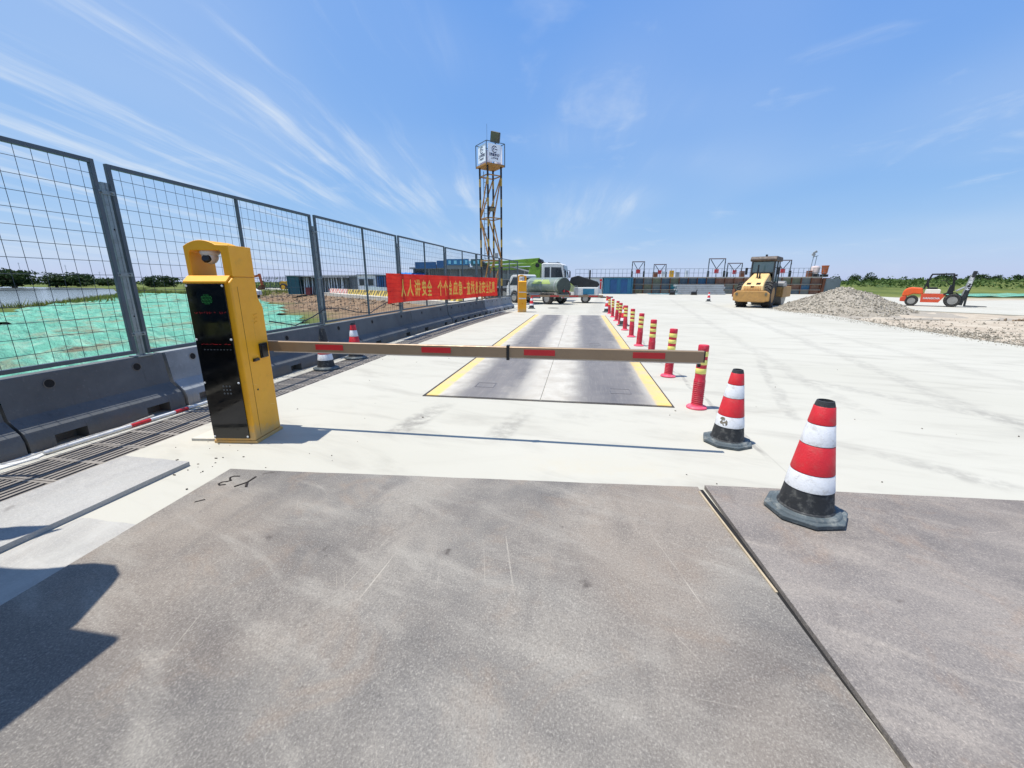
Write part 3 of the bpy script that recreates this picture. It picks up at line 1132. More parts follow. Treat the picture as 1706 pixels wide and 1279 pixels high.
pts = []
for k in range(230):
    Y_ = rnd.uniform(70, 135)
    ax = rnd.uniform(.56, 1.02)
    x = ax * Y_
    pts.append((x, Y_, ground_h(x, Y_) - .1, rnd.uniform(1.5, 3.5), rnd.uniform(.4, .9), 34))
scrub('bank_scrub', LEAF_M, 'green scrub covering the bank on the right', pts, .30, 5)
pts = []
for k in range(120):
    Y_ = rnd.uniform(240, 420)
    x = rnd.uniform(-1.9, -.55) * Y_
    pts.append((x, Y_, -.4, rnd.uniform(6, 14), rnd.uniform(1.5, 3.2), 30))
for k in range(60):
    Y_ = rnd.uniform(200, 400)
    x = rnd.uniform(.62, 1.1) * Y_
    pts.append((x, Y_, ground_h(x, Y_), rnd.uniform(6, 12), rnd.uniform(1.0, 2.0), 30))
scrub('far_woodland', LEAF_D, 'distant low wood along the horizon', pts, 1.1, 6)
b = MB()
rnd = random.Random(9)
for k in range(2600):
    i = rnd.choice([1, 1, 2, 2, 3, 3, 3, 4])
    (ax, ay), (bx_, by) = RIVER[i], RIVER[i + 1]
    q = rnd.random()
    o_ = abs(rnd.gauss(2.0, 2.4))
    x, y = ax + (bx_ - ax) * q + o_ * .72, ay + (by - ay) * q + o_ * .62
    tuft(b, x, y, ground_h(x, y) - .02, rnd.uniform(.25, .7), .35, 14, rnd)
for k in range(500):          # grassy fringe at the net's far side
    x = rnd.uniform(-95, -42)
    y = 62 + (x + 80) * -.18 + abs(rnd.gauss(0, 4))
    tuft(b, x, y, ground_h(x, y), rnd.uniform(.3, .7), .4, 9, rnd)
tag(b.build('reeds', LEAF_G, smooth=0, fixn=False), 'yellow green reeds and grass along the near river shore', kind='stuff')
pts = []
for k in range(70):
    x = rnd.uniform(-78, -36)
    y = 78 + rnd.uniform(-4, 14) + (x + 60) * -.35
    pts.append((x, y, -.1, rnd.uniform(1.5, 3), rnd.uniform(.8, 1.6), 40))
scrub('shrubs', LEAF_M, 'green shrubs on the embankment behind the site road', pts, .38, 12)

# ================================================================== NEAR THINGS
# ---- road plates under the camera
def plate(name, label, corner, ang, w_, l_, z0, th, m):
    """corner = far left corner; the plate runs right (w_) and towards the camera (l_)"""
    bm = bmesh.new()
    nx, ny = 14, 14
    vs = [[bm.verts.new((w_ * i / nx, -l_ * j / ny, th + .006 * fbm(i * .35 + corner[0] * 3, j * .35, 1.))) for i in range(nx + 1)] for j in range(ny + 1)]
    for j in range(ny):
        for i in range(nx):
            bm.faces.new((vs[j + 1][i], vs[j + 1][i + 1], vs[j][i + 1], vs[j][i]))
    edge = [e for e in bm.edges if e.is_boundary]
    r = bmesh.ops.extrude_edge_only(bm, edges=edge)
    for g_ in r['geom']:
        if isinstance(g_, bmesh.types.BMVert):
            g_.co.z = 0
    bmesh.ops.recalc_face_normals(bm, faces=bm.faces)
    me = bpy.data.meshes.new(name)
    bm.to_mesh(me)
    bm.free()
    me.materials.append(m)
    me.polygons.foreach_set('use_smooth', [True] * len(me.polygons))
    me.set_sharp_from_angle(angle=R(30))
    o = bpy.data.objects.new(name, me)
    COL.objects.link(o)
    o.location = (corner[0], corner[1], z0)
    o.rotation_euler.z = ang
    return tag(o, label, 'steel plate', 'steel plates laid on the yard')


pa = plate('steel_plate', 'large weathered grey brown steel plate filling the foreground, marked with two burnt signs', (-2.76, 2.62), R(4.6), 3.70, 4.6, .001, .016, PLATE_A)
plate('steel_plate', 'pinkish grey steel plate on the right, with a traffic cone standing on it', (.978, 2.925), R(3.4), 3.6, 4.6, .001, .030, PLATE_B)
plate('steel_plate', 'pale dusty raised steel plate beside the drain grates on the left', (-3.84, 2.66), R(-1.0), .66, 2.5, .001, .036, PLATE_C)
plate('steel_plate', 'thin whitish dust covered plate between the raised left plate and the large one', (-3.16, 1.86), R(-1), .54, 1.7, .0005, .006, PLATE_D)
# burnt marks cut into the big plate
b = MB()


def stroke(b_, pts, w_):
    for p, q in zip(pts[:-1], pts[1:]):
        p, q = Vector(p), Vector(q)
        d = (q - p).normalized() * w_ * .3
        b_.beam(p - d, q + d, w_, .004)


zt = .0195
P2 = lambda px, py: (lambda g: (g.x, g.y, zt))(pix(px, py, z=zt))
def mark(strokes):
    b_ = MB()
    for pts_, w_ in strokes:
        stroke(b_, [P2(*p) for p in pts_], w_)
    mk = b_.build('burnt_mark', WELD, pa, smooth=0)
    mk.matrix_parent_inverse = Matrix.LocRotScale(pa.location, pa.rotation_euler, None).inverted()


mark([([(399, 793), (390, 793), (384, 795), (383, 798), (385, 800), (378, 802), (370, 803), (364, 806), (366, 808), (375, 807)], .012)])
mark([([(426, 794), (412, 803), (391, 810)], .012), ([(412, 803), (410, 810)], .016)])
mark([([(325, 836), (341, 832)], .010)])
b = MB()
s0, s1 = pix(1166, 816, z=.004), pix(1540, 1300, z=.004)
b.beam(s0, s1 + (s1 - s0) * .6, .045, .004)  # black strip painted in for the seam's deep shade and rusted edges
tag(b.build('seam_shade', DARK, smooth=0), 'black strip painting the shade in the gap between the two big plates', kind='stuff')
b = MB()
q0, q1 = pix(1168, 819, z=.02), pix(1300, 988, z=.02)
b.beam(q0 + Vector((-.012, 0, -.002)), q1 + Vector((-.016, 0, -.002)), .011, .012)
tag(b.build('wooden_batten', WOOD, smooth=0), 'thin pale wooden batten wedged in the seam between the two big plates', 'batten')

# ---- weighbridge
wb = thing('weighbridge', 'long steel weighbridge deck with yellow edges and two dark tyre tracks', 'weighbridge', (0, 0, 0))
ys = [5.03, 9.70, 14.35, 19.15]
for k in range(3):
    for xa, xb in ((-2.005, -.452), (-.444, 1.19)):
        MB().bx((xa, ys[k] + .012, -.02), (xb, ys[k + 1] - .004, .012)).build('deck_plate', DECK, wb, smooth=0, bevel=.003)
b = MB()
EDGE = mat('edge_steel', rgb(60, 56, 52), .7, .2, .3, 4, 0, 40, dirt=rgb(150, 130, 100), dirt_amt=.4)
b.bx((-2.045, 5.0, -.02), (-2.008, 19.2, .007)).bx((1.193, 5.0, -.02), (1.212, 19.2, .006)).bx((-2.045, 4.995, -.02), (1.212, 5.028, .004)).bx((-2.045, 19.16, -.02), (1.212, 19.19, .004))
b.build('edge_frame', EDGE, wb, smooth=0)
for (x, y) in ((-1.32, 5.55), (.62, 5.5), (.42, 9.9), (-1.3, 9.9)):
    MB().bx((x - .14, y, .0125), (x + .14, y + .010, .0155)).bx((x - .14, y + .25, .0125), (x + .14, y + .26, .0155)).bx((x - .14, y + .0105, .0125), (x - .13, y + .2495, .0155)).bx((x + .13, y + .0105, .0125), (x + .14, y + .2495, .0155)).build('access_cover', mat('cover_steel', rgb(104, 102, 104), .6, .2, .2, 6), wb, smooth=0)

# ---- concrete barriers (each its own), local y along the row
def make_barrier(L, BARR=BARR):
    t = thing('concrete_barrier', 'x', 'concrete barrier')
    full = [(.28, 0), (.28, .12), (.255, .19), (.125, .31), (.085, .66), (-.085, .66), (-.125, .31), (-.255, .19), (-.28, .12), (-.28, 0)]
    cut = [(.12, .115), (.278, .115), (.255, .19), (.125, .31), (.085, .66), (-.085, .66), (-.125, .31), (-.255, .19), (-.278, .115), (-.12, .115)]
    cut = [(.12, 0), (.12, .115)] + cut[1:9] + [(-.12, .115), (-.12, 0)]
    b_ = MB()
    e = L * .22
    w_ = .13
    segs = [(.012, e - w_, full), (e - w_, e + w_, cut), (e + w_, L - e - w_, full), (L - e - w_, L - e + w_, cut), (L - e + w_, L - .012, full)]
    for a, c_, p in segs:
        b_.prism(p, a, c_, 'Y')
    b_.build('body', BARR, t, smooth=25)
    for yy in (L * .25, L * .78):
        h_ = MB()
        # a lifting hole: raised ring and sleeve, dark disc painted for the shade inside
        h_.lathe([(.044, .0), (.047, .008), (.040, .009), (.039, .004)], 16, (0, 0, 0), 0, 'X', caps=False)
        h_.lathe([(.040, .0055), (.001, .0055)], 16, (0, 0, 0), 1, 'X', caps=False)
        o = h_.build('lifting_hole', [BARR, DARK], t)
        o.location = (.094, yy, .56)
        o.rotation_euler.y = R(-6.5)
    return t


joints = [-1.9, -.4, 1.1, 2.6, 4.12, 5.5, 8.45, 11.5, 14.6, 16.1, 17.6, 19.2, 20.8, 22.4, 24.0]
protos = {}
for k in range(len(joints) - 1):
    L = joints[k + 1] - joints[k]
    key = (round(L, 1), k in (4, 11, 12, 13))
    xa, xb = -5.06 + off(joints[k]), -5.06 + off(joints[k + 1])
    lab = f'{ORD[k]} grey concrete barrier along the fence foot, counted from the near left end'
    if k == 3:
        lab = 'dark concrete barrier with two lifting holes left of the yellow barrier box'
    if k == 4:
        lab = 'paler concrete barrier just behind the yellow barrier box'
    if key not in protos:
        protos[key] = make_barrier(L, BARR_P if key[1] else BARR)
        o = protos[key]
    else:
        o = dup(protos[key])
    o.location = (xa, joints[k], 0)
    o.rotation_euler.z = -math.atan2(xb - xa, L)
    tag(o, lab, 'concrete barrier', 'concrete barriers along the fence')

# ---- fence on top of the barriers
FX = -5.02
fe = [.40, 3.90, 7.40, 11.0, 14.65, 18.3, 21.9, 25.5]
ZB, ZT = .70, 2.73


def make_panel(L):
    t = thing('fence_panel', None, None)
    b_ = MB()
    s_ = .042
    b_.bx((-s_ / 2, 0, ZB), (s_ / 2, s_, ZT)).bx((-s_ / 2, L - s_, ZB), (s_ / 2, L, ZT))
    b_.bx((-s_ / 2, s_, ZT - s_), (s_ / 2, L - s_, ZT)).bx((-s_ / 2, s_, ZB), (s_ / 2, L - s_, ZB + s_))
    b_.build('frame', STEEL_DK, t, smooth=0, bevel=.004)
    MB().bx((-s_ * .45, L / 2 - .016, ZB + s_), (s_ * .45, L / 2 + .016, ZT - s_)).build('middle_bar', STEEL_DK, t, smooth=0)
    b_ = MB()
    n = int(L / .122)
    rr = random.Random(int(L * 100))
    for k in range(1, n):
        y = L * k / n
        b_.tube((.004, y + rr.uniform(-.004, .004), ZB + .02), (.004, y + rr.uniform(-.004, .004), ZT - .02), .0026, n=4, caps=False)
    m_ = 14
    for k in range(1, m_):
        z = ZB + (ZT - ZB) * k / m_
        b_.tube((-.002, .02, z + rr.uniform(-.004, .004)), (-.002, L - .02, z + rr.uniform(-.004, .004)), .0026, n=4, caps=False)
    b_.build('wire_mesh', WIRE, t)
    return t


def make_post():
    t = thing('fence_post', None, None)
    b_ = MB()
    zt_ = 2.52
    hw_ = .031
    b_.bx((-.030, -hw_, .66), (-.024, hw_, zt_)).bx((-.024, -hw_, .66), (.022, -hw_ + .005, zt_)).bx((-.024, hw_ - .005, .66), (.022, hw_, zt_))
    b_.bx((.022, -hw_, .66), (.028, -.008, zt_)).bx((.022, .008, .66), (.028, hw_, zt_)).bx((.0215, -.0075, .66), (.0245, .0075, zt_))
    b_.build('channel', GALV, t, smooth=0)
    for z in (2.40, 1.56, .90):
        c_ = MB()
        c_.bx((.032, -.075, z), (.038, .075, z + .04)).tube((.038, -.05, z + .02), (.058, -.05, z + .02), .011, n=6).tube((.038, .05, z + .02), (.058, .05, z + .02), .011, n=6)
        c_.build('clamp', GALV, t, smooth=0)
    MB().bx((-.07, -.08, .661), (.07, .08, .675)).build('base_plate', GALV, t, smooth=0)
    for z in (2.05, 1.12):
        MB().lathe([(.009, 0), (.009, .004)], 8, (.0255, 0, z), 0, 'X').build('bolt_hole', DARK, t)
    return t


pan0, post0 = None, None
FEN = thing('mesh_fence', 'dark framed wire mesh fence with galvanised posts standing on the concrete barriers', 'fence')
for k in range(len(fe) - 1):
    y0, y1 = fe[k] + .055, fe[k + 1] - .055
    L = y1 - y0
    xa, xb = FX + off(y0), FX + off(y1)
    t = make_panel(math.hypot(L, xb - xa))
    t.location = (xa, y0, (0, -.015, .0, .01, -.005, .0, .005)[k])
    t.rotation_euler.z = -math.atan2(xb - xa, L)
    t.parent = FEN
for k in range(len(fe)):
    t = make_post() if post0 is None else dup(post0)
    post0 = post0 or t
    t.location = (FX - .012 + off(fe[k]), fe[k], 0)
    t.rotation_euler.z = R(random.uniform(-4, 4))
    t.parent = FEN
b = MB()
b.path([(FX + .05, 5.9, .88), (FX + .06, 6.5, .75), (FX + .06, 7.0, .86), (FX + .06, 7.4, .98), (FX + .06, 7.9, .97), (FX + .06, 8.6, .83), (FX + .06, 9.2, .78), (FX + .05, 9.7, .90),
        (FX + .06, 10.1, .98), (FX + .06, 10.6, .88), (FX + .05, 11.0, .84)], .010, 6)
tag(b.build('cable', BLACKP), 'black cable looped along the foot of the fence', 'cable')

# ---- banner
def banner():
    t = thing('banner', 'long red banner with yellow Chinese lettering tied to the fence', 'banner')
    ya, yb = 10.05, 21.2
    n, m_ = 90, 8
    zlo = lambda s_: .95 - .16 * s_ + .02 * math.sin(s_ * 9)
    zhi = lambda s_: 1.72 - .02 * s_

    def pt(s_, q, o_=0.):
        y = ya + (yb - ya) * s_
        wv = .030 * math.sin(s_ * 38) * (1 - .4 * q) + .018 * math.sin(s_ * 91 + q * 3) + .012 * math.sin(q * 7 + s_ * 20)
        return (FX + off(y) + .085 + wv * .6 + o_, y, zlo(s_) + (zhi(s_) - zlo(s_)) * q)
    b_ = MB()
    for side in (0., -.003):
        o_ = len(b_.v)
        b_.add([pt(i / n, j / m_, side) for i in range(n + 1) for j in range(m_ + 1)],
               [(i * (m_ + 1) + j, (i + 1) * (m_ + 1) + j, (i + 1) * (m_ + 1) + j + 1, i * (m_ + 1) + j + 1) for i in range(n) for j in range(m_)])
        if side == 0.:
            pass
        break
    b_.build('cloth', BANNER, t, smooth=60, fixn=False)
    chars = '人人讲安全 个个会应急—查找身边安全隐患'
    spans = []
    # the photograph's letter spacing: first word wide, then a gap, then closer set
    s_ = .066
    for i, ch in enumerate(chars):
        wd = .0455 if i < 5 else (.040 if i < 6 else .0492)
        if ch != ' ':
            spans.append((ch, s_, wd))
        s_ += wd
    sc_ = .90 / (s_ - .066)
    for ch, a, wd in spans:
        c_ = .066 + (a - .066 + wd / 2) * sc_
        o = text_mesh(ch, 1.0, 'lettering', PRINT, t, None, weight=.026)
        me = o.data
        xs_ = [v_.co.x for v_ in me.vertices]
        ys_ = [v_.co.y for v_ in me.vertices]
        x0, x1, y0, y1 = min(xs_), max(xs_), min(ys_), max(ys_)
        hw = wd * sc_ * .80
        tall = .60 if ch != '—' else .05
        bm = bmesh.new()
        bm.from_mesh(me)
        bmesh.ops.subdivide_edges(bm, edges=[e for e in bm.edges if e.calc_length() > .25], cuts=2)
        bmesh.ops.triangulate(bm, faces=bm.faces)
        for v_ in bm.verts:
            fx = (v_.co.x - x0) / (x1 - x0) - .5
            fy = (v_.co.y - y0) / max(1e-5, (y1 - y0))
            q = .17 + .64 * fy if ch != '—' else .46 + .06 * fy
            v_.co = pt(c_ + fx * hw, q, .006)
        bm.to_mesh(me)
        bm.free()
    return t


banner()

# ---- drain grates
def make_grate(L):
    t = thing('drain_grate', 'x', 'drain grate')
    W = .595
    b_ = MB()
    z0, z1 = -.045, -.004
    fr = .022
    b_.bx((-W / 2, 0, z0), (-W / 2 + fr, L, z1)).bx((W / 2 - fr, 0, z0), (W / 2, L, z1))
    cr = [0., L / 2 - .02, L - .024]
    for a in cr:
        b_.bx((-W / 2 + fr, a, z0), (W / 2 - fr, a + (.024 if a != cr[1] else .04), z1))
    n = 10
    for k in range(1, n):
        x = -W / 2 + fr + (W - 2 * fr) * k / n
        for a, c_ in ((.024, L / 2 - .02), (L / 2 + .02, L - .024)):
            b_.bx((x - .014, a, z0 + .004), (x + .014, c_, z1 - .002))
    b_.build('grille', GRATE, t, smooth=0)
    return t


gL = (GY1 - GY0) / 30
g0 = None
for k in range(30):
    y = rows[k]
    t = make_grate(gL - .008) if g0 is None else dup(g0)
    g0 = g0 or t
    t.location = (-4.255 + off(y + gL / 2), y + .004, 0)
    t.rotation_euler.z = -math.atan2(off(y + gL) - off(y), gL)
    tag(t, f'{ORD[k]} slotted iron drain grate from the near end of the row', 'drain grate', 'drain grates along the barriers')

# ---- yellow gate box
def gate_box(name, label, loc, rz):
    t = thing(name, label, 'barrier gate', loc, rz)
    W, D = .40, .40
    b_ = MB()
    # plinth flange and body (side outline swept across the width)
    prof = [(-D / 2, .03), (-D / 2, 1.495), (-.135, 1.545), (.145, 1.545), (.145, 1.36), (.195, 1.27), (D / 2, 1.25), (D / 2, .03)]
    b_.prism(prof, -W / 2, W / 2, 'X')
    b_.build('body', YEL, t, smooth=25, bevel=.012, seg=3)
    f_ = MB()
    f_.bx((-W / 2 - .012, -D / 2 - .0, 0), (W / 2 + .012, D / 2 + .012, .03))
    f_.build('base_flange', YEL, t, smooth=0, bevel=.004)
    # portal above the body
    b_ = MB()
    zc_, zt_ = 1.765, 1.80
    arc = [(-W / 2, 1.5452), (-W / 2, zt_)]
    for k in range(0, 13):
        a = k / 12
        arc.append((-W / 2 + W * .72 * a, zt_ + .045 * math.sin(PI * a) ** .8 + .012 * a))
    arc += [(W / 2, zt_ + .008), (W / 2, 1.5452), (W / 2 - .075, 1.5452), (W / 2 - .075, zc_ - .015), (W / 2 - .09, zc_), (-W / 2 + .055, zc_), (-W / 2 + .04, zc_ - .015), (-W / 2 + .04, 1.5452)]
    n = len(arc)
    y0, y1 = -.15, .142
    vs = [(x, y0, z) for x, z in arc] + [(x, y1, z) for x, z in arc]
    fs = [(k, (k + 1) % n, n + (k + 1) % n, n + k) for k in range(n)]
    b_.add(vs, fs + [tuple(range(n)), tuple(range(2 * n - 1, n - 1, -1))])
    b_.build('portal', YEL, t, smooth=25, bevel=.004)
    # sloped sill above the screen
    s_ = MB()
    s_.prism([(-D / 2 - .018, 1.488), (-D / 2 - .018, 1.506), (-.153, 1.556), (-.150, 1.53)], -W / 2 - .006, W / 2 - .022, 'X')
    s_.build('sill', YEL, t, smooth=0, bevel=.003)
    return t, W, D


rzb = R(7.)
gb, W_, D_ = gate_box('barrier_gate', 'near yellow barrier gate box with black screen, its brown boom lowered across the lane', (-3.215, 3.335, 0), rzb)
yf = -D_ / 2
scr = MB().bx((-.196, yf - .012, .055), (.150, yf - .001, 1.484)).build('screen', SCREEN, gb, smooth=0, bevel=.002)
GRN = mat('led_green', rgb(10, 60, 24), .4, emit=rgb(20, 220, 90), estr=.14)
b = MB()
for i in range(-5, 6):
    for j in range(-5, 6):
        x, z = i * .0130 + (j % 2) * .0065, j * .0125
        if x * x + z * z < .0495 ** 2:
            b.lathe([(.0030, -.0145), (.0018, -.0165)], 6, (-.022 + x, yf, 1.352 + z), 0, 'Y')
b.build('green_light', GRN, scr, smooth=0)
REDL = mat('led_red', rgb(90, 10, 14), .4, emit=rgb(255, 40, 50), estr=.14)
b = MB()
rr = random.Random(4)
for z0, n_, y_on in ((1.235, 46, .45), (.955, 46, .5), (1.228, 46, .2)):
    for k in range(n_):
        if rr.random() < y_on and not 30 < k < 36:
            x = -.155 + .0062 * k
            z = z0 + rr.choice([0, 0, .006])
            b.bx((x, yf - .0145, z), (x + .0042, yf - .0125, z + .0028))
b.build('red_readout', REDL, scr, smooth=0)
b = MB()
DOTG = mat('screen_dots', rgb(84, 88, 90), .5)
for i in range(3):
    for j in range(3):
        b.lathe([(.0085, -.0145), (.007, -.0125)], 8, (-.012 + i * .030, yf, .50 + j * .034), 0, 'Y')
for k in range(9):
    b.bx((-.13 + k * .03, yf - .0145, .905), (-.118 + k * .03, yf - .0125, .911))
b.build('speaker_holes', DOTG, scr, smooth=0)
for x, z in ((-.183, 1.468), (.137, 1.468), (-.183, 1.0), (.137, 1.0), (-.183, .60), (.137, .60), (-.183, .075), (.137, .075)):
    MB().lathe([(.0095, -.013), (.0095, -.017), (.006, -.0195)], 10, (x, yf, z), 0, 'Y').build('screen_bolt', WHITEP, scr)
# dome camera under the portal
cm = MB().lathe([(.075, 1.764), (.075, 1.742), (.062, 1.728), (.062, 1.708), (.056, 1.69), (.040, 1.668), (.016, 1.655)], 20, (-.045, -.055, 0)).build('dome_camera', WHITEP, gb)
b = MB()
b.lathe([(.036, 0), (.036, -.020), (.030, -.028), (.004, -.030)], 18, (0, 0, 0), 0, 'Y')
ln = b.build('lens', BLACKP, cm)
ln.location = (-.040, -.100, 1.695)
ln.rotation_euler = (R(-28), 0, R(8))
MB().prism([(.02, 1.764), (.09, 1.764), (.102, 1.66), (.075, 1.68)], -.03, .05, 'Y').build('camera_bracket', WHITEP, gb, smooth=0)
# right flank: socket, lock, keyhole, door seam, vents
xs_ = W_ / 2
b = MB().bx((xs_ + .001, .045, .785), (xs_ + .016, .155, .925)).bx((xs_ + .016, .052, .793), (xs_ + .028, .125, .905))
b.build('socket', BLACKP, gb, smooth=0, bevel=.003)
MB().bx((xs_ + .001, -.065, .772), (xs_ + .014, .015, .797)).lathe([(.016, xs_ + .013), (.014, xs_ + .020)], 12, (0, -.045, .785), 0, 'X').build('lock_handle', BLACKP, gb, smooth=0)
MB().lathe([(.009, xs_ + .0), (.009, xs_ + .004)], 10, (0, -.06, .50), 0, 'X').build('keyhole', BLACKP, gb, smooth=0)
MB().bx((xs_ - .002, -.118, .06), (xs_ + .0012, -.114, 1.46)).build('door_seam', mat('seam_shadow', rgb(120, 84, 14), .7), gb, smooth=0)
b = MB()
for k in range(3):
    b.box((xs_ + .001, .06 + .004 * k, 1.13 + k * .035), (.006, .05, .008), 0, 0, R(10))
b.build('vent', YEL, gb, smooth=0)
# the boom and its fittings (own axis runs along world x)
bm_ = thing('boom', None, None)
bm_.parent = gb
bm_.location = (-.05, .245, .88)
bm_.rotation_euler.z = R(-6.4)
x0, x1 = .0, 4.36
b = MB()
b.prism([(-.022, -.048), (.022, -.048), (.022, .044), (.016, .050), (-.016, .050), (-.022, .044)], x0, x1, 'X')
b.build('beam', ARM, bm_, smooth=25)
MB().bx((x0 + .3, -.018, -.060), (x1 - .02, .018, -.0485)).build('rubber_edge', mat('pale_rubber', rgb(196, 184, 168), .7), bm_, smooth=0)
off_x = 3.275
for a, c_ in ((-2.51, -2.22), (-1.425, -1.14), (-.455, -.175), (.50, .77)):
    MB().bx((a + off_x, -.0240, -.024), (c_ + off_x, -.0225, .028)).build('reflector', ARMRED, bm_, smooth=0)
MB().bx((-.615 + off_x, -.030, -.072), (-.590 + off_x, .030, .060)).build('clamp', BLACKP, bm_, smooth=0)
MB().bx((x1 + .001, -.0215, -.047), (x1 + .012, .0215, .049)).bx((x1 - .04, -.012, -.090), (x1 - .015, .012, -.0605)).build('end_cap', BLACKP, bm_, smooth=0)
b = MB().bx((-.14, -.045, -.09), (.12, .06, .09))
b.build('clamp_housing', YEL, bm_, smooth=0, bevel=.006)
b = MB().prism([(-.17, -.20), (.17, -.20), (.17, .17), (-.15, .19)], .0005, .026, 'Z')
tag(b.build('base_slab', CONC, smooth=0, loc=(-3.52, 3.34, 0), rz=R(7)), 'thin cement pad at the left foot of the near yellow box', 'pad')

# far gate
gf, _, _ = gate_box('barrier_gate', 'second yellow barrier gate box at the far end of the weighbridge', (-2.88, 20.85, 0), R(16))
MB().bx((-.19, yf - .012, .98), (.17, yf - .001, 1.02)).build('white_stripe', WHITEP, gf, smooth=0)
MB().bx((-.19, yf - .012, .66), (.17, yf - .001, .72)).build('white_plate', WHITEP, gf, smooth=0)
MB().lathe([(.028, -.002), (.020, -.012)], 12, (0, yf, .42), 0, 'Y').build('orange_lamp', mat('lamp_orange', rgb(236, 130, 20), .3), gf)
MB().bx((-.09, -.06, 1.60), (.04, .04, 1.70)).build('camera_housing', WHITEP, gf, smooth=0)
bf = thing('boom', None, None)
bf.parent = gf
bf.location = (.0, .26, .80)
bf.rotation_euler.z = R(-12)
MB().bx((0, -.02, -.05), (4.15, .02, .05)).build('beam', ARM, bf, smooth=0)
for k in range(4):
    MB().bx((.5 + k * .98, -.0225, -.03), (.95 + k * .98, -.0205, .03)).build('reflector', ARMRED, bf, smooth=0)


# ---- traffic cones
def make_cone(variant=0):
    t = thing('traffic_cone', 'x', 'traffic cone')
    b_ = MB()
    oc = []
    for k in range(8):
        a = PI / 8 + k * PI / 4
        oc.append((math.cos(a) * .222, math.sin(a) * .222))
    b_.prism(oc, 0.004, .034, 'Z')
    b_.lathe([(.186, .0341), (.178, .046), (.150, .050)], 28, (0, 0, 0), 0, caps=False)
    b_.build('base', BASE_RUB, t, smooth=30, bevel=.006)
    r_ = lambda z: .046 + (.72 - z) / .68 * .100
    body = [(.156, .0355), (.150, .055)] + [(r_(z), z) for z in (.06, .2, .4, .6, .70)] + [(.043, .72), (.036, .722), (.034, .70)]
    MB().lathe(body, 32).build('body', RUBBER, t, smooth=40)
    bands = [(.182, .285, WHITE_S), (.287, .458, RED), (.460, .583, WHITE_S), (.585, .690, RED)] if variant == 0 else \
        [(.170, .275, WHITE_S), (.277, .40, RED), (.402, .49, WHITE_S)]
    for z0, z1, m in bands:
        MB().lathe([(r_(z0) + .0008, z0), (r_(z0) + .003, z0 + .002), (r_(z1) + .003, z1 - .002), (r_(z1) + .0008, z1)], 32, caps=False).build('sleeve', m, t, smooth=40)
    return t


c0 = make_cone()
cones = [(1.52, 2.655, .031, 12, 1.06, 'traffic cone standing on the right steel plate, nearest of all cones'),
         (1.46, 3.93, 0, 30, 1.0, 'scuffed traffic cone on the concrete by the free end of the boom'),
         (-4.43, 7.46, -.004, 5, .98, 'traffic cone with a red tip standing on the drain grates, beyond the black topped cone'),
         (-2.70, 23.6, 0, 0, 1., 'traffic cone just right of the far yellow gate box'),
         (10.15, 34.8, 0, 0, 1., 'lone traffic cone far out on the yard left of the road roller'),
         (1.42, 21.4, 0, 20, 1., 'traffic cone at the far end of the bollard row'),
         (1.58, 14.75, 0, 20, .98, 'traffic cone half hidden among the bollards, midway along the row')]
for i, (x, y, z, a, s_, lab) in enumerate(cones):
    t = c0 if i == 0 else dup(c0)
    t.location, t.rotation_euler.z = (x, y, z), R(a)
    t.scale = (s_, s_, s_)
    tag(t, lab, 'traffic cone', 'red and white traffic cones')
    if i == 1:
        t.rotation_euler.x = R(1.5)
c1 = make_cone(1)
c1.location = (-4.40, 6.42, -.004)
tag(c1, 'traffic cone with a long black neck, standing on the drain grates behind the boom', 'traffic cone', 'red and white traffic cones')
# torn patch of the sleeve on the second cone
sc_cone = [o for o in COL.objects if o.name.startswith('traffic_cone') and o.get('label', '').startswith('scuffed')][0]
b = MB()
for (a, z, s_) in ((-172, .262, .026), (-165, .238, .032), (-158, .215, .026), (-175, .222, .016)):
    r0 = .046 + (.72 - z) / .68 * .100 + .0036
    ca, sa = math.cos(R(a)), math.sin(R(a))
    ring = []
    for k in range(9):
        q = 2 * PI * k / 9
        w_ = s_ * (.7 + .5 * random.random())
        aa = R(a) + math.cos(q) * w_ / r0
        zz = z + math.sin(q) * w_ * .8
        rz_ = .046 + (.72 - zz) / .68 * .100 + .0036
        ring.append((math.cos(aa) * rz_, math.sin(aa) * rz_, zz))
    b.add(ring, [tuple(range(9))])
b.build('torn_patch', mat('torn_sleeve', rgb(120, 112, 96), .8, 0, .5, 60), sc_cone, smooth=0)


# ---- bollards
def make_bollard():
    t = thing('bollard', 'x', 'bollard')
    MB().lathe([(.118, .002), (.118, .018), (.105, .030), (.074, .036), (.070, .05)], 28).build('base', BOLLB, t, smooth=40)
    prof = [(.069, .036)]
    z = .06
    while z < .34:
        prof += [(.0685, z), (.0630, z + .004), (.0630, z + .012), (.0675, z + .016)]
        z += .024
    prof += [(.0605, .37), (.058, .70), (.0600, .705), (.0605, .765), (.055, .778), (.012, .780)]
    MB().lathe(prof, 28).build('post', BOLL, t, smooth=40)
    for z0, z1 in ((.435, .500), (.545, .605), (.645, .705)):
        r0 = .0605
        MB().lathe([(r0, z0), (r0 + .0015, z0 + .002), (r0 + .0008, z1 - .002), (r0 - .0005, z1)], 28, caps=False).build('reflective_band', BOLLY, t, smooth=40)
    for k in range(3):
        a = R(30 + 120 * k)
        MB().lathe([(.010, .018), (.010, .034), (.005, .038)], 8, (math.cos(a) * .096, math.sin(a) * .096, 0)).build('anchor_bolt', BOLLB, t)
    return t


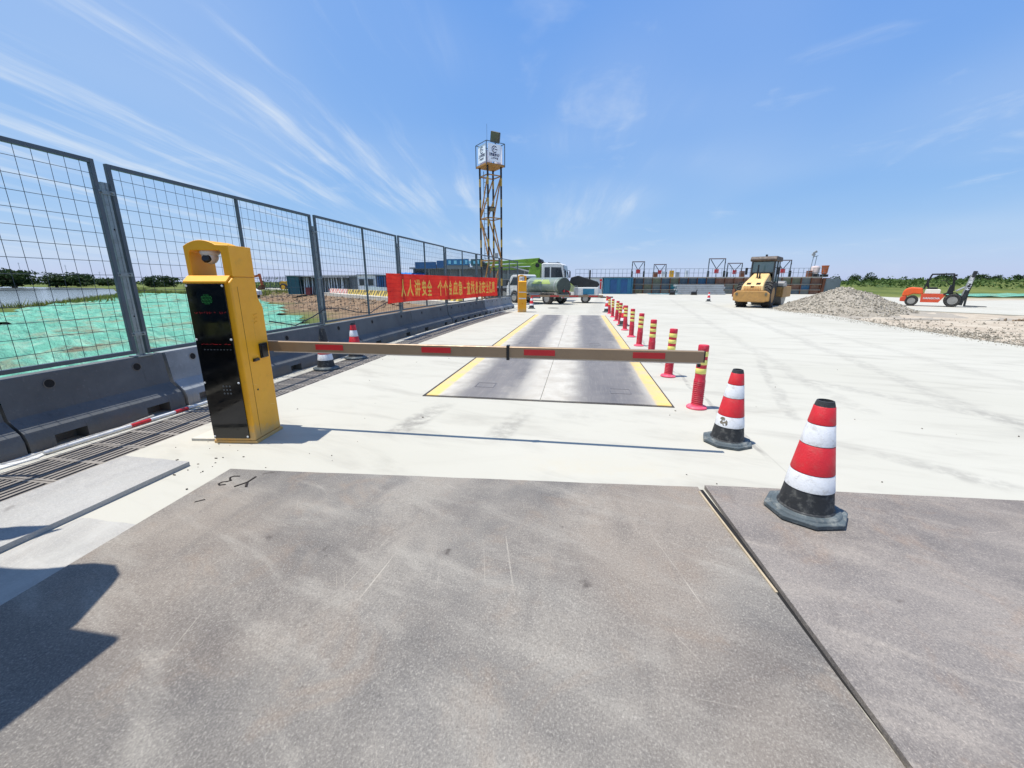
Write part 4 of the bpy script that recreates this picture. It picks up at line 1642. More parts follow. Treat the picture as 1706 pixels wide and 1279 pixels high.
b0 = make_bollard()
by = [5.04, 6.76, 8.40, 10.07, 11.73, 13.38, 15.05, 16.6, 18.4, 20.3, 22.2]
for k, y in enumerate(by):
    t = b0 if k == 0 else dup(b0)
    t.location = (1.48 + random.uniform(-.01, .01), y, 0)
    t.rotation_euler = (R(random.uniform(-2.2, 2.2)), R(random.uniform(-2.2, 2.2)), R(random.uniform(0, 90)))
    lab = 'nearest red bollard with yellow bands, at the free end of the near boom' if k == 0 else f'{ORD[k]} red bollard with yellow bands, counted from the near boom along the weighbridge edge'
    tag(t, lab, 'bollard', 'red bollards along the weighbridge')

# ---- pole and scraps lying by the barriers
t = thing('striped_pole', 'thin white pole with red bands lying on the concrete between barrier and drain', 'pole')
p0_, p1_ = Vector((-4.655, 2.62, .022)), Vector((-4.60, 4.6, .022))
MB().tube(p0_, p1_, .017, n=10).build('tube', WHITEP, t)
for a, c_ in ((.36, .46), (.60, .68), (.88, .95)):
    MB().tube(p0_.lerp(p1_, a), p0_.lerp(p1_, c_), .0182, n=10).build('red_band', ARMRED, t)
b = MB()
b.path([(-4.80, 2.25, .012), (-4.7, 2.5, .014), (-4.74, 2.8, .012), (-4.69, 3.05, .03), (-4.72, 3.3, .012), (-4.66, 3.6, .05)], .009, 6)
tag(b.build('hose', mat('pale_hose', rgb(190, 186, 176), .6)), 'short pale hose lying beside the striped pole', 'hose')
b = MB()
b.prism([(-4.83, 2.2), (-4.68, 2.16), (-4.62, 2.55), (-4.72, 2.75), (-4.80, 2.6)], .0005, .010, 'Z')
tag(b.build('cloth_scrap', WHITEP, smooth=0), 'crumpled whitish scrap at the foot of the nearest barrier', 'scrap')
rnd = random.Random(31)
b = MB()
for (cx, cy, n_, s_) in ((-3.05, 2.72, 9, .16), (-2.95, 2.45, 4, .2), (-3.4, 2.95, 6, .3), (-4.6, 5.2, 40, .5), (-4.7, 3.9, 30, .3), (-2.2, 3.2, 12, .8), (1.2, 4.2, 10, 1.2), (3.5, 4, 14, 1.6), (-4.72, 8, 60, 1.6)):
    for _ in range(n_):
        x, y = rnd.gauss(cx, s_ * .5), rnd.gauss(cy, s_)
        if cx < -4 and x < -4.75:
            x = -4.7
        if -4.55 < x < -3.95:
            continue
        r_ = rnd.uniform(.003, .008)
        b.box((x, y, r_ * .6), (r_ * rnd.uniform(1, 3), r_, r_), 0, rnd.uniform(0, 3), rnd.uniform(0, .5))
tag(b.build('crumbs', mat('dark_crumbs', rgb(84, 78, 70), .9, 0, .4, 30), smooth=0), 'small crumbs of mud and chips scattered on the concrete', kind='stuff')
MB_ = MB()
MB_.lathe([(.33, .0005), (.33, .006), (.28, .007)], 28)
o = MB_.build('manhole_cover', EDGE, loc=(-1.5, 24.4, 0))
tag(o, 'round dark manhole cover on the yard before the tank truck', 'manhole cover')

# ================================================================== MIDDLE DISTANCE
# ---- lattice light tower
TW = thing('light_tower', 'tall lattice tower with black and yellow legs, a caged sign platform and floodlight', 'tower', (-5.98, 28.0, 0), R(43))
hw = .50
zp = 8.62
for sx in (-1, 1):
    for sy in (-1, 1):
        MB().tube((sx * hw, sy * hw, 0), (sx * hw, sy * hw, zp), .064, n=8).build('leg', ST_LEG, TW)
TWY = mat('tower_yellow', rgb(170, 122, 58), .6, 0, .2, 3, 0, 40, dirt=rgb(104, 64, 44), dirt_amt=.85)
for lv in (.4, 2.9, 5.55, 8.1):
    b = MB()
    for a, c_ in (((-hw, -hw), (hw, -hw)), ((hw, -hw), (hw, hw)), ((hw, hw), (-hw, hw)), ((-hw, hw), (-hw, -hw))):
        b.beam((*a, lv), (*c_, lv), .05, .06)
    b.build('ring_beam', TWY, TW, smooth=0)
for k, (za, zb_) in enumerate(((.4, 2.9), (2.9, 5.55), (5.55, 8.1))):
    for s_, (a, c_) in enumerate((((-hw, -hw), (hw, -hw)), ((hw, -hw), (hw, hw)), ((-hw, hw), (hw, hw)), ((-hw, -hw), (-hw, hw)))):
        if (k + s_) % 2:
            a, c_ = c_, a
        MB().beam((*a, za), (*c_, zb_), .06, .06).build('brace', TWY, TW, smooth=0)
b = MB()
for x in (-.18, .18):
    b.beam((x, hw + .06, .3), (x, hw + .06, 8.5), .03, .03)
z = .5
while z < 8.4:
    b.beam((-.18, hw + .06, z), (.18, hw + .06, z), .022, .022)
    z += .32
b.build('ladder', STEEL_DK, TW, smooth=0)
ph = .67
b = MB().bx((-ph, -ph, zp), (ph, ph, zp + .10))
b.build('platform', TWY, TW, smooth=0)
MB().bx((-ph + .05, -ph + .05, zp + .101), (ph - .05, ph - .05, zp + .13)).build('deck_boards', RUST, TW, smooth=0)
zt_ = zp + 1.32
b = MB()
for sx in (-1, 1):
    for sy in (-1, 1):
        b.beam((sx * ph, sy * ph, zp - .02), (sx * ph, sy * ph, zt_), .04, .04)
for z in (zt_,):
    for a, c_ in (((-ph, -ph), (ph, -ph)), ((ph, -ph), (ph, ph)), ((ph, ph), (-ph, ph)), ((-ph, ph), (-ph, -ph))):
        b.beam((*a, z), (*c_, z), .032, .032)
b.build('railing', STEEL_DK, TW, smooth=0)
SIGNW = mat('sign_white', rgb(236, 240, 248), .4, 0, .03)
for face in range(4):
    ca, sa = [(0, -1), (1, 0), (0, 1), (-1, 0)][face]
    out = Vector((ca, sa, 0))
    xd = Vector((-sa, ca, 0))
    sh = xd * (-.06 if face % 2 == 0 else .02)
    c_ = out * (ph - .035) + sh + Vector((0, 0, zp + .72))
    M_ = frame(c_, xd, (0, 0, 1))
    pan = MB()
    pan.box((0, 0, -.012), (.92, 1.00, .02))
    pan.v = [tuple(M_ @ Vector(p)) for p in pan.v]
    p = pan.build('sign_panel', SIGNW, TW, smooth=0)
    # round emblem: open ring with an inner hook, like a letter G
    e = MB()
    zc_ = .20
    n = 26
    for ra, rb, a0_, a1_ in ((.205, .155, 40, 320), (.10, .055, 60, 250)):
        vs, fs = [], []
        for i in range(n + 1):
            a = R(a0_ + (a1_ - a0_) * i / n)
            for r in (ra, rb):
                vs.append((math.cos(a) * r, zc_ + math.sin(a) * r, .004))
        fs = [(2 * i, 2 * i + 1, 2 * i + 3, 2 * i + 2) for i in range(n)]
        e.add(vs, fs)
    e.add([(.02, zc_ - .03, .004), (.205, zc_ - .03, .004), (.205, zc_ + .02, .004), (.02, zc_ + .02, .004)], [(0, 1, 2, 3)])
    e.v = [tuple(M_ @ Vector(q)) for q in e.v]
    e.build('emblem', INK if face % 2 == 0 else INK2, p, smooth=0, fixn=False)
    text_mesh('隧道股份' if face % 2 == 0 else '上海隧道', .19, 'lettering', INK, p, M_ @ Matrix.Translation((0, -.13, .004)), weight=.006)
    text_mesh('上海隧道' if face % 2 == 0 else '隧道股份', .13, 'lettering', INK2, p, M_ @ Matrix.Translation((0, -.32, .004)), weight=.003)
fl = MB()
fl.box((0, 0, 0), (.62, .14, .62))
f = fl.build('floodlight', mat('lamp_housing', rgb(84, 80, 66), .5, .2, .15, 5), TW, smooth=0, bevel=.02)
f.location = (.40, .02, zt_ + .52)
f.rotation_euler = (R(24), R(16), R(-52))
MB().box((0, -.075, 0), (.54, .012, .54)).build('lamp_glass', mat('lamp_glass', rgb(104, 100, 82), .3, 0, .05), f, smooth=0)
for k in range(7):
    MB().box((-.27 + .09 * k, .12, 0), (.02, .10, .52)).build('cooling_fin', STEEL_DK, f, smooth=0)
b = MB().beam((.40, .02, zt_ - .02), (.40, .02, zt_ + .28), .06, .06).box((.40, .02, zt_ + .02), (.50, .30, .05))
b.build('lamp_bracket', STEEL_DK, TW, smooth=0)
MB().tube((-ph + .12, -ph + .12, zt_ - .02), (-ph + .12, -ph + .12, zt_ + .95), .008, n=5).build('antenna', STEEL_DK, TW)
l2 = MB().box((0, 0, 0), (.40, .12, .28)).build('small_floodlight', BLACKP, TW, smooth=0, bevel=.01)
l2.location, l2.rotation_euler = (-.30, -hw - .12, 6.05), (R(35), 0, 0)
MB().box((0, -.062, 0), (.34, .006, .22)).build('lamp_glass', mat('lamp_glass', (0, 0, 0)), l2, smooth=0)
MB().box((.1, -.45, 3.2), (.24, .16, .34)).build('switch_box', GREYP, TW, smooth=0)
MB().path([(-.55, -.55, 8.6), (-.62, -.6, 7.9), (-.56, -.58, 7.2), (-.56, -.56, 5.)], .009, 5).build('power_cable', BLACKP, TW)


# ---- vehicles
def wheel(parent, x, y, r, w_, name='wheel', rim=RIM, tread=0):
    """wheel about the local y axis"""
    prof = [(r * .60, -w_ * .46), (r * .86, -w_ * .5), (r * .97, -w_ * .40), (r, -w_ * .25), (r, w_ * .25), (r * .97, w_ * .40), (r * .86, w_ * .5), (r * .60, w_ * .46)]
    t_ = MB().lathe(prof, 26, (0, 0, 0), 0, 'Y', caps=False)
    if tread:
        for k in range(tread):
            a = 2 * PI * k / tread
            for sgn in (-1, 1):
                c_ = (math.sin(a + sgn * .06) * r * 1.0, sgn * w_ * .24, math.cos(a + sgn * .06) * r * 1.0)
                Mx = Matrix.Translation(c_) @ Matrix.Rotation(a, 4, 'Y') @ Matrix.Rotation(sgn * .5, 4, 'Z')
                vs = [Mx @ Vector(p) for p in [(-.035, -w_ * .24, -.03), (.035, -w_ * .24, -.03), (.035, w_ * .24, -.03), (-.035, w_ * .24, -.03), (-.03, -w_ * .24, .04), (.03, -w_ * .24, .04), (.03, w_ * .24, .04), (-.03, w_ * .24, .04)]]
                t_.add(vs, [(3, 2, 1, 0), (4, 5, 6, 7), (0, 1, 5, 4), (1, 2, 6, 5), (2, 3, 7, 6), (3, 0, 4, 7)])
    o = t_.build(name, TYRE, parent, smooth=30)
    o.location = (x, y, r)
    s_ = 1 if y > 0 else -1
    rm = MB().lathe([(r * .62, -w_ * .44), (r * .60, -w_ * .30), (r * .20, -w_ * .2), (r * .18, w_ * .2), (r * .60, w_ * .30), (r * .62, w_ * .44)], 22, (0, 0, 0), 0, 'Y')
    rm.lathe([(r * .20, s_ * w_ * .15), (r * .18, s_ * w_ * .42), (r * .06, s_ * w_ * .45)], 12, (0, 0, 0), 0, 'Y')
    for k in range(8):
        a = 2 * PI * k / 8
        rm.lathe([(r * .05, s_ * w_ * .25), (r * .045, s_ * w_ * .32)], 6, (math.sin(a) * r * .40, 0, math.cos(a) * r * .40), 0, 'Y')
    rm.build('rim', rim, o, smooth=30)
    return o


# tank truck, local x forward, rear bumper at 0
TT = thing('tank_truck', 'small white cab tank truck with a grey tank standing behind the far gate box', 'truck', (-.65, 28.35, 0), R(146))
b = MB().bx((.1, -.30, .48), (5.1, -.18, .62)).bx((.1, .18, .48), (5.1, .30, .62))
for x in (.15, 1.4, 2.6, 3.8, 5.0):
    b.bx((x - .05, -.178, .50), (x + .05, .178, .60))
b.build('chassis', BLACKP, TT, smooth=0)
for x in (1.25, 4.35):
    for y in (-.78, .78):
        wheel(TT, x, y, .40, .36 if x < 2 else .24)
tk = MB()
n = 30
ring = lambda x, k_: [(x, math.cos(2 * PI * i / n) * .80 * k_, 1.22 + math.sin(2 * PI * i / n) * .58 * k_) for i in range(n)]
vs, fs = [], []
secs = [(.48, .55), (.50, .90), (.55, .985), (.62, 1.0), (2.0, 1.0), (3.30, 1.0), (3.38, .98), (3.42, .90), (3.45, .5)]
for x, k_ in secs:
    vs += ring(x, k_)
for j in range(len(secs) - 1):
    fs += [(j * n + i, j * n + (i + 1) % n, (j + 1) * n + (i + 1) % n, (j + 1) * n + i) for i in range(n)]
fs += [tuple(reversed(range(n))), tuple(range(len(vs) - n, len(vs)))]
tk.add(vs, fs)
TANK = mat('tank_shell', rgb(128, 140, 128), .28, .1, .12, 1.5, 0, 40, dirt=rgb(96, 100, 88), dirt_amt=.6)
TKO = tk.build('tank', TANK, TT, smooth=40)
tb = MB().lathe([(.03, .0), (.74, .0), (.77, .03)], 30, (0, 0, 0), 0, 'X', caps=False)
q = tb.build('tank_end', mat('tank_end_green', rgb(58, 68, 60), .5, 0, .15, 3), TKO, smooth=40)
q.location = (.455, 0, 1.22)
q.scale = (1, 1, .74)
for x in (.75, 1.95, 3.15):
    bb = MB().lathe([(.81, -.03), (.815, 0), (.81, .03)], 30, (0, 0, 0), 0, 'X', caps=False)
    q = bb.build('tank_band', GREYP, TKO)
    q.location = (x, 0, 1.22)
    q.scale = (1, 1.0, .728)
b = MB()
for i in range(7):
    a = R(166 - i * 5)
    for x0_, x1_ in ((1.05, 2.75),):
        a2 = a - R(5)
        f1, f2 = (.804 * math.cos(a), 1.22 + .584 * math.sin(a)), (.804 * math.cos(a2), 1.22 + .584 * math.sin(a2))
        sh_ = .05 * i
        b.add([(x0_ + sh_, f1[0], f1[1]), (x1_ - sh_ * .4, f1[0], f1[1]), (x1_ - sh_ * .4 - .02, f2[0], f2[1]), (x0_ + sh_ + .05, f2[0], f2[1])], [(0, 1, 2, 3)])
# painted swoosh on the near flank (left side, +y)
b.v = [(x, -y, z) for x, y, z in b.v]
for s_ in (1,):
    pass
b.build('green_swoosh', mat('swoosh_green', rgb(146, 164, 92), .4, 0, .1), TKO, smooth=0)
b = MB().bx((.5, -.83, .66), (3.4, -.70, .80)).bx((.5, .70, .66), (3.4, .83, .80)).bx((.45, -.83, .62), (.52, .83, .70))
b.build('side_rail', mat('rail_dust', rgb(150, 142, 128), .7, 0, .2, 3), TT, smooth=0)
for y in (-.86, .86):
    MB().bx((.7, y - .02, .70), (1.85, y + .02, .745)).bx((.68, y - .02, .50), (.72, y + .02, .70)).build('mudguard', BLACKP, TT, smooth=0)
b = MB().bx((2.0, -.86, .38), (2.9, -.62, .70))
b.build('tool_box', GREYP, TT, smooth=0, bevel=.02)
MB().bx((2.0, .62, .38), (2.9, .86, .70)).build('fuel_tank', GREYP, TT, smooth=0, bevel=.04)
b = MB().bx((.02, -.82, .45), (.10, .82, .60))
b.build('rear_bumper', GREYP, TT, smooth=0)
for y in (-.7, .7):
    MB().bx((.0, y - .1, .48), (.018, y + .1, .58)).build('tail_light', ARMRED, TT, smooth=0)
b = MB().path([(.44, -.2, .9), (.25, -.25, .85), (.2, -.3, .6)], .05, 8).lathe([(.09, 0), (.09, .06)], 12, (.38, .1, .9), 0, 'X')
b.build('outlet_valve', ARMRED, TT)
MB().prism([(3.62, .48), (3.62, 1.96), (3.75, 2.02), (4.55, 2.0), (4.72, 1.94), (5.12, 1.30), (5.20, 1.15), (5.22, .48), (4.75, .48), (4.68, .78), (4.45, .90), (4.22, .84), (4.02, .66), (3.98, .48)], -.80, .80, 'Y').build('cab', WHITEP, TT, smooth=25, bevel=.05)
for y, s_ in ((.802, 1), (-.802, -1)):
    MB().prism([(3.98, 1.28), (3.98, 1.84), (4.50, 1.84), (4.86, 1.28)], y - .002 * s_, y + .006 * s_, 'Y').build('side_window', GLASS_D, TT, smooth=0)
b = MB()
b.beam((4.80, 0, 1.90), (5.155, 0, 1.30), 1.40, .014)
b.build('windscreen', GLASS_D, TT, smooth=0)
MB().bx((3.612, -.5, 1.35), (3.619, .5, 1.80)).build('rear_window', GLASS_D, TT, smooth=0)
for y in (-1, 1):
    MB().beam((4.85, y * .80, 1.55), (4.95, y * 1.0, 1.50), .02).box((4.95, y * 1.0, 1.45), (.06, .14, .34)).build('mirror', BLACKP, TT, smooth=0)
    MB().box((5.21, y * .6, .78), (.06, .24, .14)).build('headlight', GLASS_D, TT, smooth=0)

# concrete pump truck behind, local x forward (to the right of the picture)
PT = thing('pump_truck', 'white cab pump truck with folded lime green boom, parked behind the tank truck', 'truck', (-8.6, 34.6, 0), R(-6))
b = MB().bx((0, -.45, .75), (7.6, -.30, 1.0)).bx((0, .30, .75), (7.6, .45, 1.0))
for x in (.1, 2, 4, 6, 7.5):
    b.bx((x - .06, -.298, .8), (x + .06, .298, .95))
b.build('chassis', BLACKP, PT, smooth=0)
for x in (1.3, 2.6, 6.7):
    for y in (-.98, .98):
        wheel(PT, x, y, .50, .34)
cb = MB().prism([(5.75, .62), (5.75, 2.86), (5.9, 2.95), (7.25, 2.90), (7.42, 2.80), (7.62, 1.75), (7.65, .62)], -1.12, 1.12, 'Y').build('cab', WHITEP, PT, smooth=25, bevel=.05)
for s_ in (-1, 1):
    MB().prism([(5.98, 1.85), (5.98, 2.62), (6.40, 2.62), (6.40, 1.85)], s_ * 1.118, s_ * 1.128, 'Y').build('side_window', GLASS_D, PT, smooth=0)
    MB().prism([(6.50, 1.80), (6.50, 2.62), (7.28, 2.60), (7.46, 1.80)], s_ * 1.118, s_ * 1.128, 'Y').build('side_window', GLASS_D, PT, smooth=0)
    MB().beam((7.45, s_ * 1.12, 2.45), (7.65, s_ * 1.36, 2.40), .03).box((7.66, s_ * 1.37, 2.1), (.08, .20, .52)).build('mirror', BLACKP, PT, smooth=0)
MB().beam((7.455, 0, 2.76), (7.625, 0, 1.86), 2.0, .014, 0, (1, 0, 0)).build('windscreen', GLASS_D, PT, smooth=0)
b = MB()
b.beam((6.2, -.8, 3.0), (6.2, .8, 3.0), .05).beam((6.9, -.8, 3.0), (6.9, .8, 3.0), .05).beam((6.2, 0, 3.0), (6.9, 0, 3.0), .04)
for x in (6.2, 6.9):
    b.beam((x, 0, 2.88), (x, 0, 3.0), .05)
b.build('roof_rack', STEEL_DK, PT, smooth=0)
MB().bx((.2, -1.1, 1.02), (4.3, 1.1, 1.18)).build('deck', GREYP, PT, smooth=0)
MB().bx((.6, -.95, 1.182), (3.4, .95, 1.72)).build('machine_box', mat('slate_box', rgb(70, 74, 76), .6, 0, .2, 3), PT, smooth=0, bevel=.05)
MB().prism([(4.5, 1.0), (4.45, 1.9), (4.7, 2.9), (5.3, 3.15), (5.55, 2.9), (5.45, 1.9), (5.6, 1.0)], -.42, .42, 'Y').build('turret', GREEN, PT, smooth=0, bevel=.04)
BM = thing('boom', None, None)
BM.parent = PT
for k, (za, zb_, y, h_) in enumerate(((3.22, 2.98, .0, .34), (2.95, 2.74, .26, .26), (2.90, 2.66, -.26, .24), (2.62, 2.46, .02, .22))):
    MB().prism([(5.35 - .15 * k, za - h_ / 2), (5.35 - .15 * k, za + h_ / 2), (2.9, (za + zb_) / 2 + h_ * .42), (.5 + .25 * k, zb_ + h_ * .22), (.5 + .25 * k, zb_ - h_ * .22), (2.9, (za + zb_) / 2 - h_ * .32)], y - .11, y + .11, 'Y').build('boom_section', GREEN, BM, smooth=0, bevel=.02)
for x, z in ((5.45, 3.12), (5.25, 2.80), (.6, 2.93), (.8, 2.66)):
    MB().lathe([(.17, -.44), (.17, .44)], 14, (x, 0, z), 0, 'Y').build('pivot', BLACKP, BM, smooth=30)
MB().tube((4.6, -.30, 2.3), (2.9, -.30, 2.75), .07, n=10).build('cylinder', GREYP, BM)
MB().tube((5.3, .46, 3.25), (.7, .46, 2.98), .065, n=8).build('concrete_pipe', mat('pipe_dark', rgb(70, 84, 50), .6, 0, .2), BM)
MB().path([(5.55, 0, 3.05), (5.85, .1, 2.95), (5.95, .1, 2.75)], .07, 8).build('end_hose', BLACKP, BM)
for s_ in (-1, 1):
    MB().bx((4.2, s_ * 1.0 - .12, .35), (4.5, s_ * 1.0 + .12, 1.6)).build('outrigger', GREEN, PT, smooth=0)

# trailer pump at the right of the trucks
TP = thing('trailer_pump', 'small trailer concrete pump with a black hopper over a white body, behind the tank truck', 'concrete pump', (-.45, 31.2, 0), R(-4))
MB().bx((.10, -.7, .45), (1.85, .7, 1.12)).build('body', WHITEP, TP, smooth=0, bevel=.05)
b = MB()
b.prism([(.15, 1.15), (-.25, 1.50), (-.15, 1.82), (.35, 1.95), (.9, 1.78), (1.75, 1.52), (1.9, 1.3), (1.75, 1.15)], -.62, .62, 'Y')
b.build('hopper', mat('black_hopper', rgb(32, 34, 36), .6, 0, .3, 4), TP, smooth=0, bevel=.04)
for k in range(6):
    MB().bx((-.12 + k * .085, -.72, .50), (-.085 + k * .085, -.70, 1.25)).build('grille_bar', GREYP, TP, smooth=0)
MB().bx((.75, -.712, .62), (1.55, -.702, 1.02)).build('blue_panel', mat('blue_panel', rgb(44, 120, 150), .5), TP, smooth=0)
for s_ in (-1, 1):
    wheel(TP, .95, s_ * .82, .32, .2)
MB().bx((-.2, -.6, .40), (2.3, .6, .46)).build('frame', BLACKP, TP, smooth=0)
MB().beam((2.0, 0, .40), (2.9, 0, .42), .09).build('tow_bar', BLACKP, TP, smooth=0)
MB().box((1.98, -.5, 1.25), (.1, .14, .5)).box((1.98, -.5, 1.62), (.16, .20, .16)).build('lamp_post', ARMRED, TP, smooth=0)
MB().tube((1.15, .3, 1.6), (1.15, .3, 2.35), .06, n=8).build('exhaust', BLACKP, TP)

# ---- road roller (rear towards the camera), local x forward
RL = thing('road_roller', 'dusty yellow road roller seen from behind, its drum at the far side', 'road roller', (10.12, 26.55, 0), R(90 - 34))
RL.scale = (1, .84, 1)
for y in (-.84, .84):
    wheel(RL, .86, y, .74, .58, rim=ROLLD, tread=20)
MB().prism([(-.02, .40), (-.02, .98), (.25, 1.05), (1.7, 1.05), (1.9, .9), (1.9, .45)], -.54, .54, 'Y').build('rear_frame', ROLLD, RL, smooth=0, bevel=.04)
b = MB().prism([(-1.16, .42), (-1.16, .82), (-.92, 1.00), (.92, 1.00), (1.16, .82), (1.16, .42), (.80, .34), (-.80, .34)], -.16, -.03, 'X')
b.build('rear_bumper', ROLLD, RL, smooth=0, bevel=.05)
hd = MB()
lo, hi = [(-.14, .96), (-.12, 1.02)], []
y0, y1 = .72, .40
hvs = [(-.10, -y0, 1.0), (-.10, y0, 1.0), (-.04, y0 * .92, 1.30), (-.04, -y0 * .92, 1.30), (.30, -.60, 1.50), (.30, .60, 1.50), (1.72, -.50, 2.02), (1.72, .50, 2.02), (1.72, -.74, 1.0), (1.72, .74, 1.0), (1.72, -.70, 1.72), (1.72, .70, 1.72)]
hd.add(hvs, [(0, 1, 2, 3), (3, 2, 5, 4), (4, 5, 7, 6), (0, 3, 4, 6, 10, 8), (1, 9, 11, 7, 5, 2), (6, 7, 11, 9, 8, 10), (0, 8, 9, 1)])
hood = hd.build('hood', ROLLY, RL, smooth=20, bevel=.05)
sl = Vector((.34, 0, .20)).normalized()
for y in (-.30, .30):
    c_ = Vector((.12, y, 1.402))
    MB().beam(c_ - sl * .10, c_ + sl * .10, .26, .02).build('vent', DARK, hood, smooth=0)
MB().box((-.06, 0, 1.22), (.02, .22, .10)).build('badge', DARK, hood, smooth=0)
GR = mat('grille_dust', rgb(206, 142, 74), .7, 0, .2, 8)
for k in range(11):
    MB().box((-.115, -.50 + k * .10, 1.145), (.03, .022, .24)).build('grille_bar', GR, hood, smooth=0)
for y in (-.92, .92):
    MB().lathe([(.085, -.175), (.085, -.15), (.02, -.18)], 12, (0, y, .80), 0, 'X').build('tail_lamp', mat('lamp_glass', (0, 0, 0)), RL)
for y in (-.22, .22):
    MB().tube((.92 + (0 if y < 0 else .1), y * .4, 1.66), (.92 + (0 if y < 0 else .1), y * .4, 1.66 + (.35 if y < 0 else .85)), .05, n=10).lathe([(.13, 1.725), (.13, 1.745)], 16, (.92 + (0 if y < 0 else .1), y * .4, .0)).build('exhaust', BLACKP, RL)
CABC = mat('cab_frame', rgb(56, 58, 58), .55, 0, .2, 3, 0, 40, dirt=rgb(120, 104, 86), dirt_amt=.5)
cf = MB()
cx0, cx1 = 1.76, 3.15
for x in (cx0 + .05, cx1 - .05):
    for y in (-.74, .74):
        cf.beam((x, y, 1.45), (x, y * .97, 2.72), .10)
cf.bx((cx0, -.80, .95), (cx1, .80, 1.46))
cf.beam((cx0 + .05, -.74, 2.05), (cx0 + .05, .74, 2.05), .06)
cf.build('cab_frame', CABC, RL, smooth=0)
MB().prism([(cx0 - .12, 2.73), (cx0 - .14, 2.86), (cx0 - .02, 3.02), (cx1 + .10, 3.00), (cx1 + .18, 2.84), (cx1 + .14, 2.73)], -.86, .86, 'Y').build('cab_roof', mat('roof_brown', rgb(70, 58, 50), .6, 0, .2, 2, 0, 40, dirt=rgb(150, 128, 104), dirt_amt=.4), RL, smooth=0, bevel=.05)
WIN = mat('cab_window', rgb(96, 120, 124), .08, 0, .1, 2, spec=.8)
MB().bx((cx0 + .03, -.68, 2.09), (cx0 + .05, .68, 2.70)).build('rear_window', WIN, RL, smooth=0)
for s_ in (-1, 1):
    MB().bx((cx0 + .12, s_ * .745 - .01, 1.47), (cx1 - .12, s_ * .745 + .01, 2.70)).build('side_window', WIN, RL, smooth=0)
    MB().bx(((cx0 + cx1) / 2 - .04, s_ * .77 - .02, 1.20), ((cx0 + cx1) / 2 + .04, s_ * .77 + .02, 2.72)).build('door_pillar', CABC, RL, smooth=0)
    MB().beam((cx0 + .05, s_ * .78, 2.35), (cx0 - .05, s_ * 1.02, 2.30), .03).box((cx0 - .06, s_ * 1.04, 2.15), (.05, .16, .42)).build('mirror', BLACKP, RL, smooth=0)
MB().bx((cx1 - .05, -.68, 1.60), (cx1 - .03, .68, 2.70)).build('windscreen', WIN, RL, smooth=0)
MB().bx((2.2, -.28, 1.47), (2.75, .28, 1.75)).bx((2.16, -.26, 1.755), (2.30, .26, 2.30)).build('seat', BLACKP, RL, smooth=0, bevel=.03)
MB().box((2.3, .0, 3.08), (.12, .12, .14)).build('beacon', BLACKP, RL, smooth=0)
b = MB().beam((1.9, 0, .7), (3.3, 0, .7), .5, .4)
b.build('joint', BLACKP, RL, smooth=0)
for s_ in (-1, 1):
    MB().prism([(3.0, .55), (3.0, 1.15), (3.2, 1.22), (5.4, 1.22), (5.5, 1.1), (5.5, .55)], s_ * 1.17 - .07, s_ * 1.17 + .07, 'Y').build('drum_frame', ROLLD, RL, smooth=0, bevel=.03)
for a_, c_ in ((2.95, 3.12), (5.38, 5.52)):
    MB().bx((a_, -1.10, .6), (c_, 1.10, 1.2)).build('drum_crossbeam', ROLLD, RL, smooth=0, bevel=.03)
MB().lathe([(.70, -1.06), (.78, -1.05), (.78, 1.05), (.70, 1.06)], 36, (4.25, 0, .78), 0, 'Y').build('drum', mat('drum_steel', rgb(150, 146, 138), .5, .3, .2, 2, 0, 40, dirt=rgb(170, 160, 146), dirt_amt=.5), RL, smooth=30)
MB().bx((3.2, -1.16, 1.225), (3.9, -.30, 1.42)).build('cover_plate', mat('dust_cover', rgb(196, 188, 172), .8, 0, .1), RL, smooth=0, bevel=.03)
b = MB()
for k in range(3):
    b.bx((1.62, 1.02, .45 + k * .28), (1.9, 1.25, .48 + k * .28))
b.beam((1.62, 1.12, .45), (1.62, 1.12, 1.4), .04).beam((1.9, 1.12, .45), (1.9, 1.12, 1.4), .04)
b.build('step', RUST, RL, smooth=0)
MB().box((-.02, 1.16, .86), (.2, .16, .46)).build('hose_box', RUST, RL, smooth=0)

# ---- forklift, local x forward
FK = thing('forklift', 'orange forklift with black overhead guard and upright mast on the pale slab', 'forklift', (21.0, 31.1, .0), R(-36))
FK.scale = (.93, .93, .96)
body = [(.18, .42), (.04, .62), (.08, 1.02), (.26, 1.20), (.98, 1.20), (1.10, 1.02), (1.08, .80), (.98, .76), (.70, .80), (.42, .70), (.34, .42)]
MB().prism([(0, .30), (.0, .55), (.10, .62), (.26, .70), (.42, .36), (.30, .28)], -.52, .52, 'Y').build('counterweight', mat('counterweight_red', rgb(196, 70, 36), .5, 0, .12, 2), FK, smooth=0, bevel=.05)
MB().prism([(.06, .64), (.10, .98), (.28, 1.18), (.50, 1.22), (1.02, 1.18), (1.12, .80), (.95, .78), (.62, .80), (.40, .66)], -.53, .53, 'Y').build('rear_hood', ORANGE, FK, smooth=0, bevel=.07)
MB().prism([(1.04, .26), (1.02, .80), (2.20, .80), (2.34, .92), (2.20, .78), (1.92, .26)], -.54, .54, 'Y').build('side_body', mat('side_red', rgb(206, 78, 44), .5, 0, .1, 2), FK, smooth=0, bevel=.02)
MB().prism([(1.16, .81), (1.16, 1.06), (1.22, 1.10), (1.86, 1.10), (1.92, 1.04), (1.92, .81)], -.50, .50, 'Y').build('seat_base', mat('cream_panel', rgb(228, 222, 206), .5, 0, .05), FK, smooth=0, bevel=.03)
MB().bx((1.24, -.26, 1.102), (1.75, .26, 1.22)).prism([(1.20, 1.225), (1.12, 1.66), (1.20, 1.70), (1.34, 1.225)], -.25, .25, 'Y').build('seat', BLACKP, FK, smooth=0, bevel=.03)
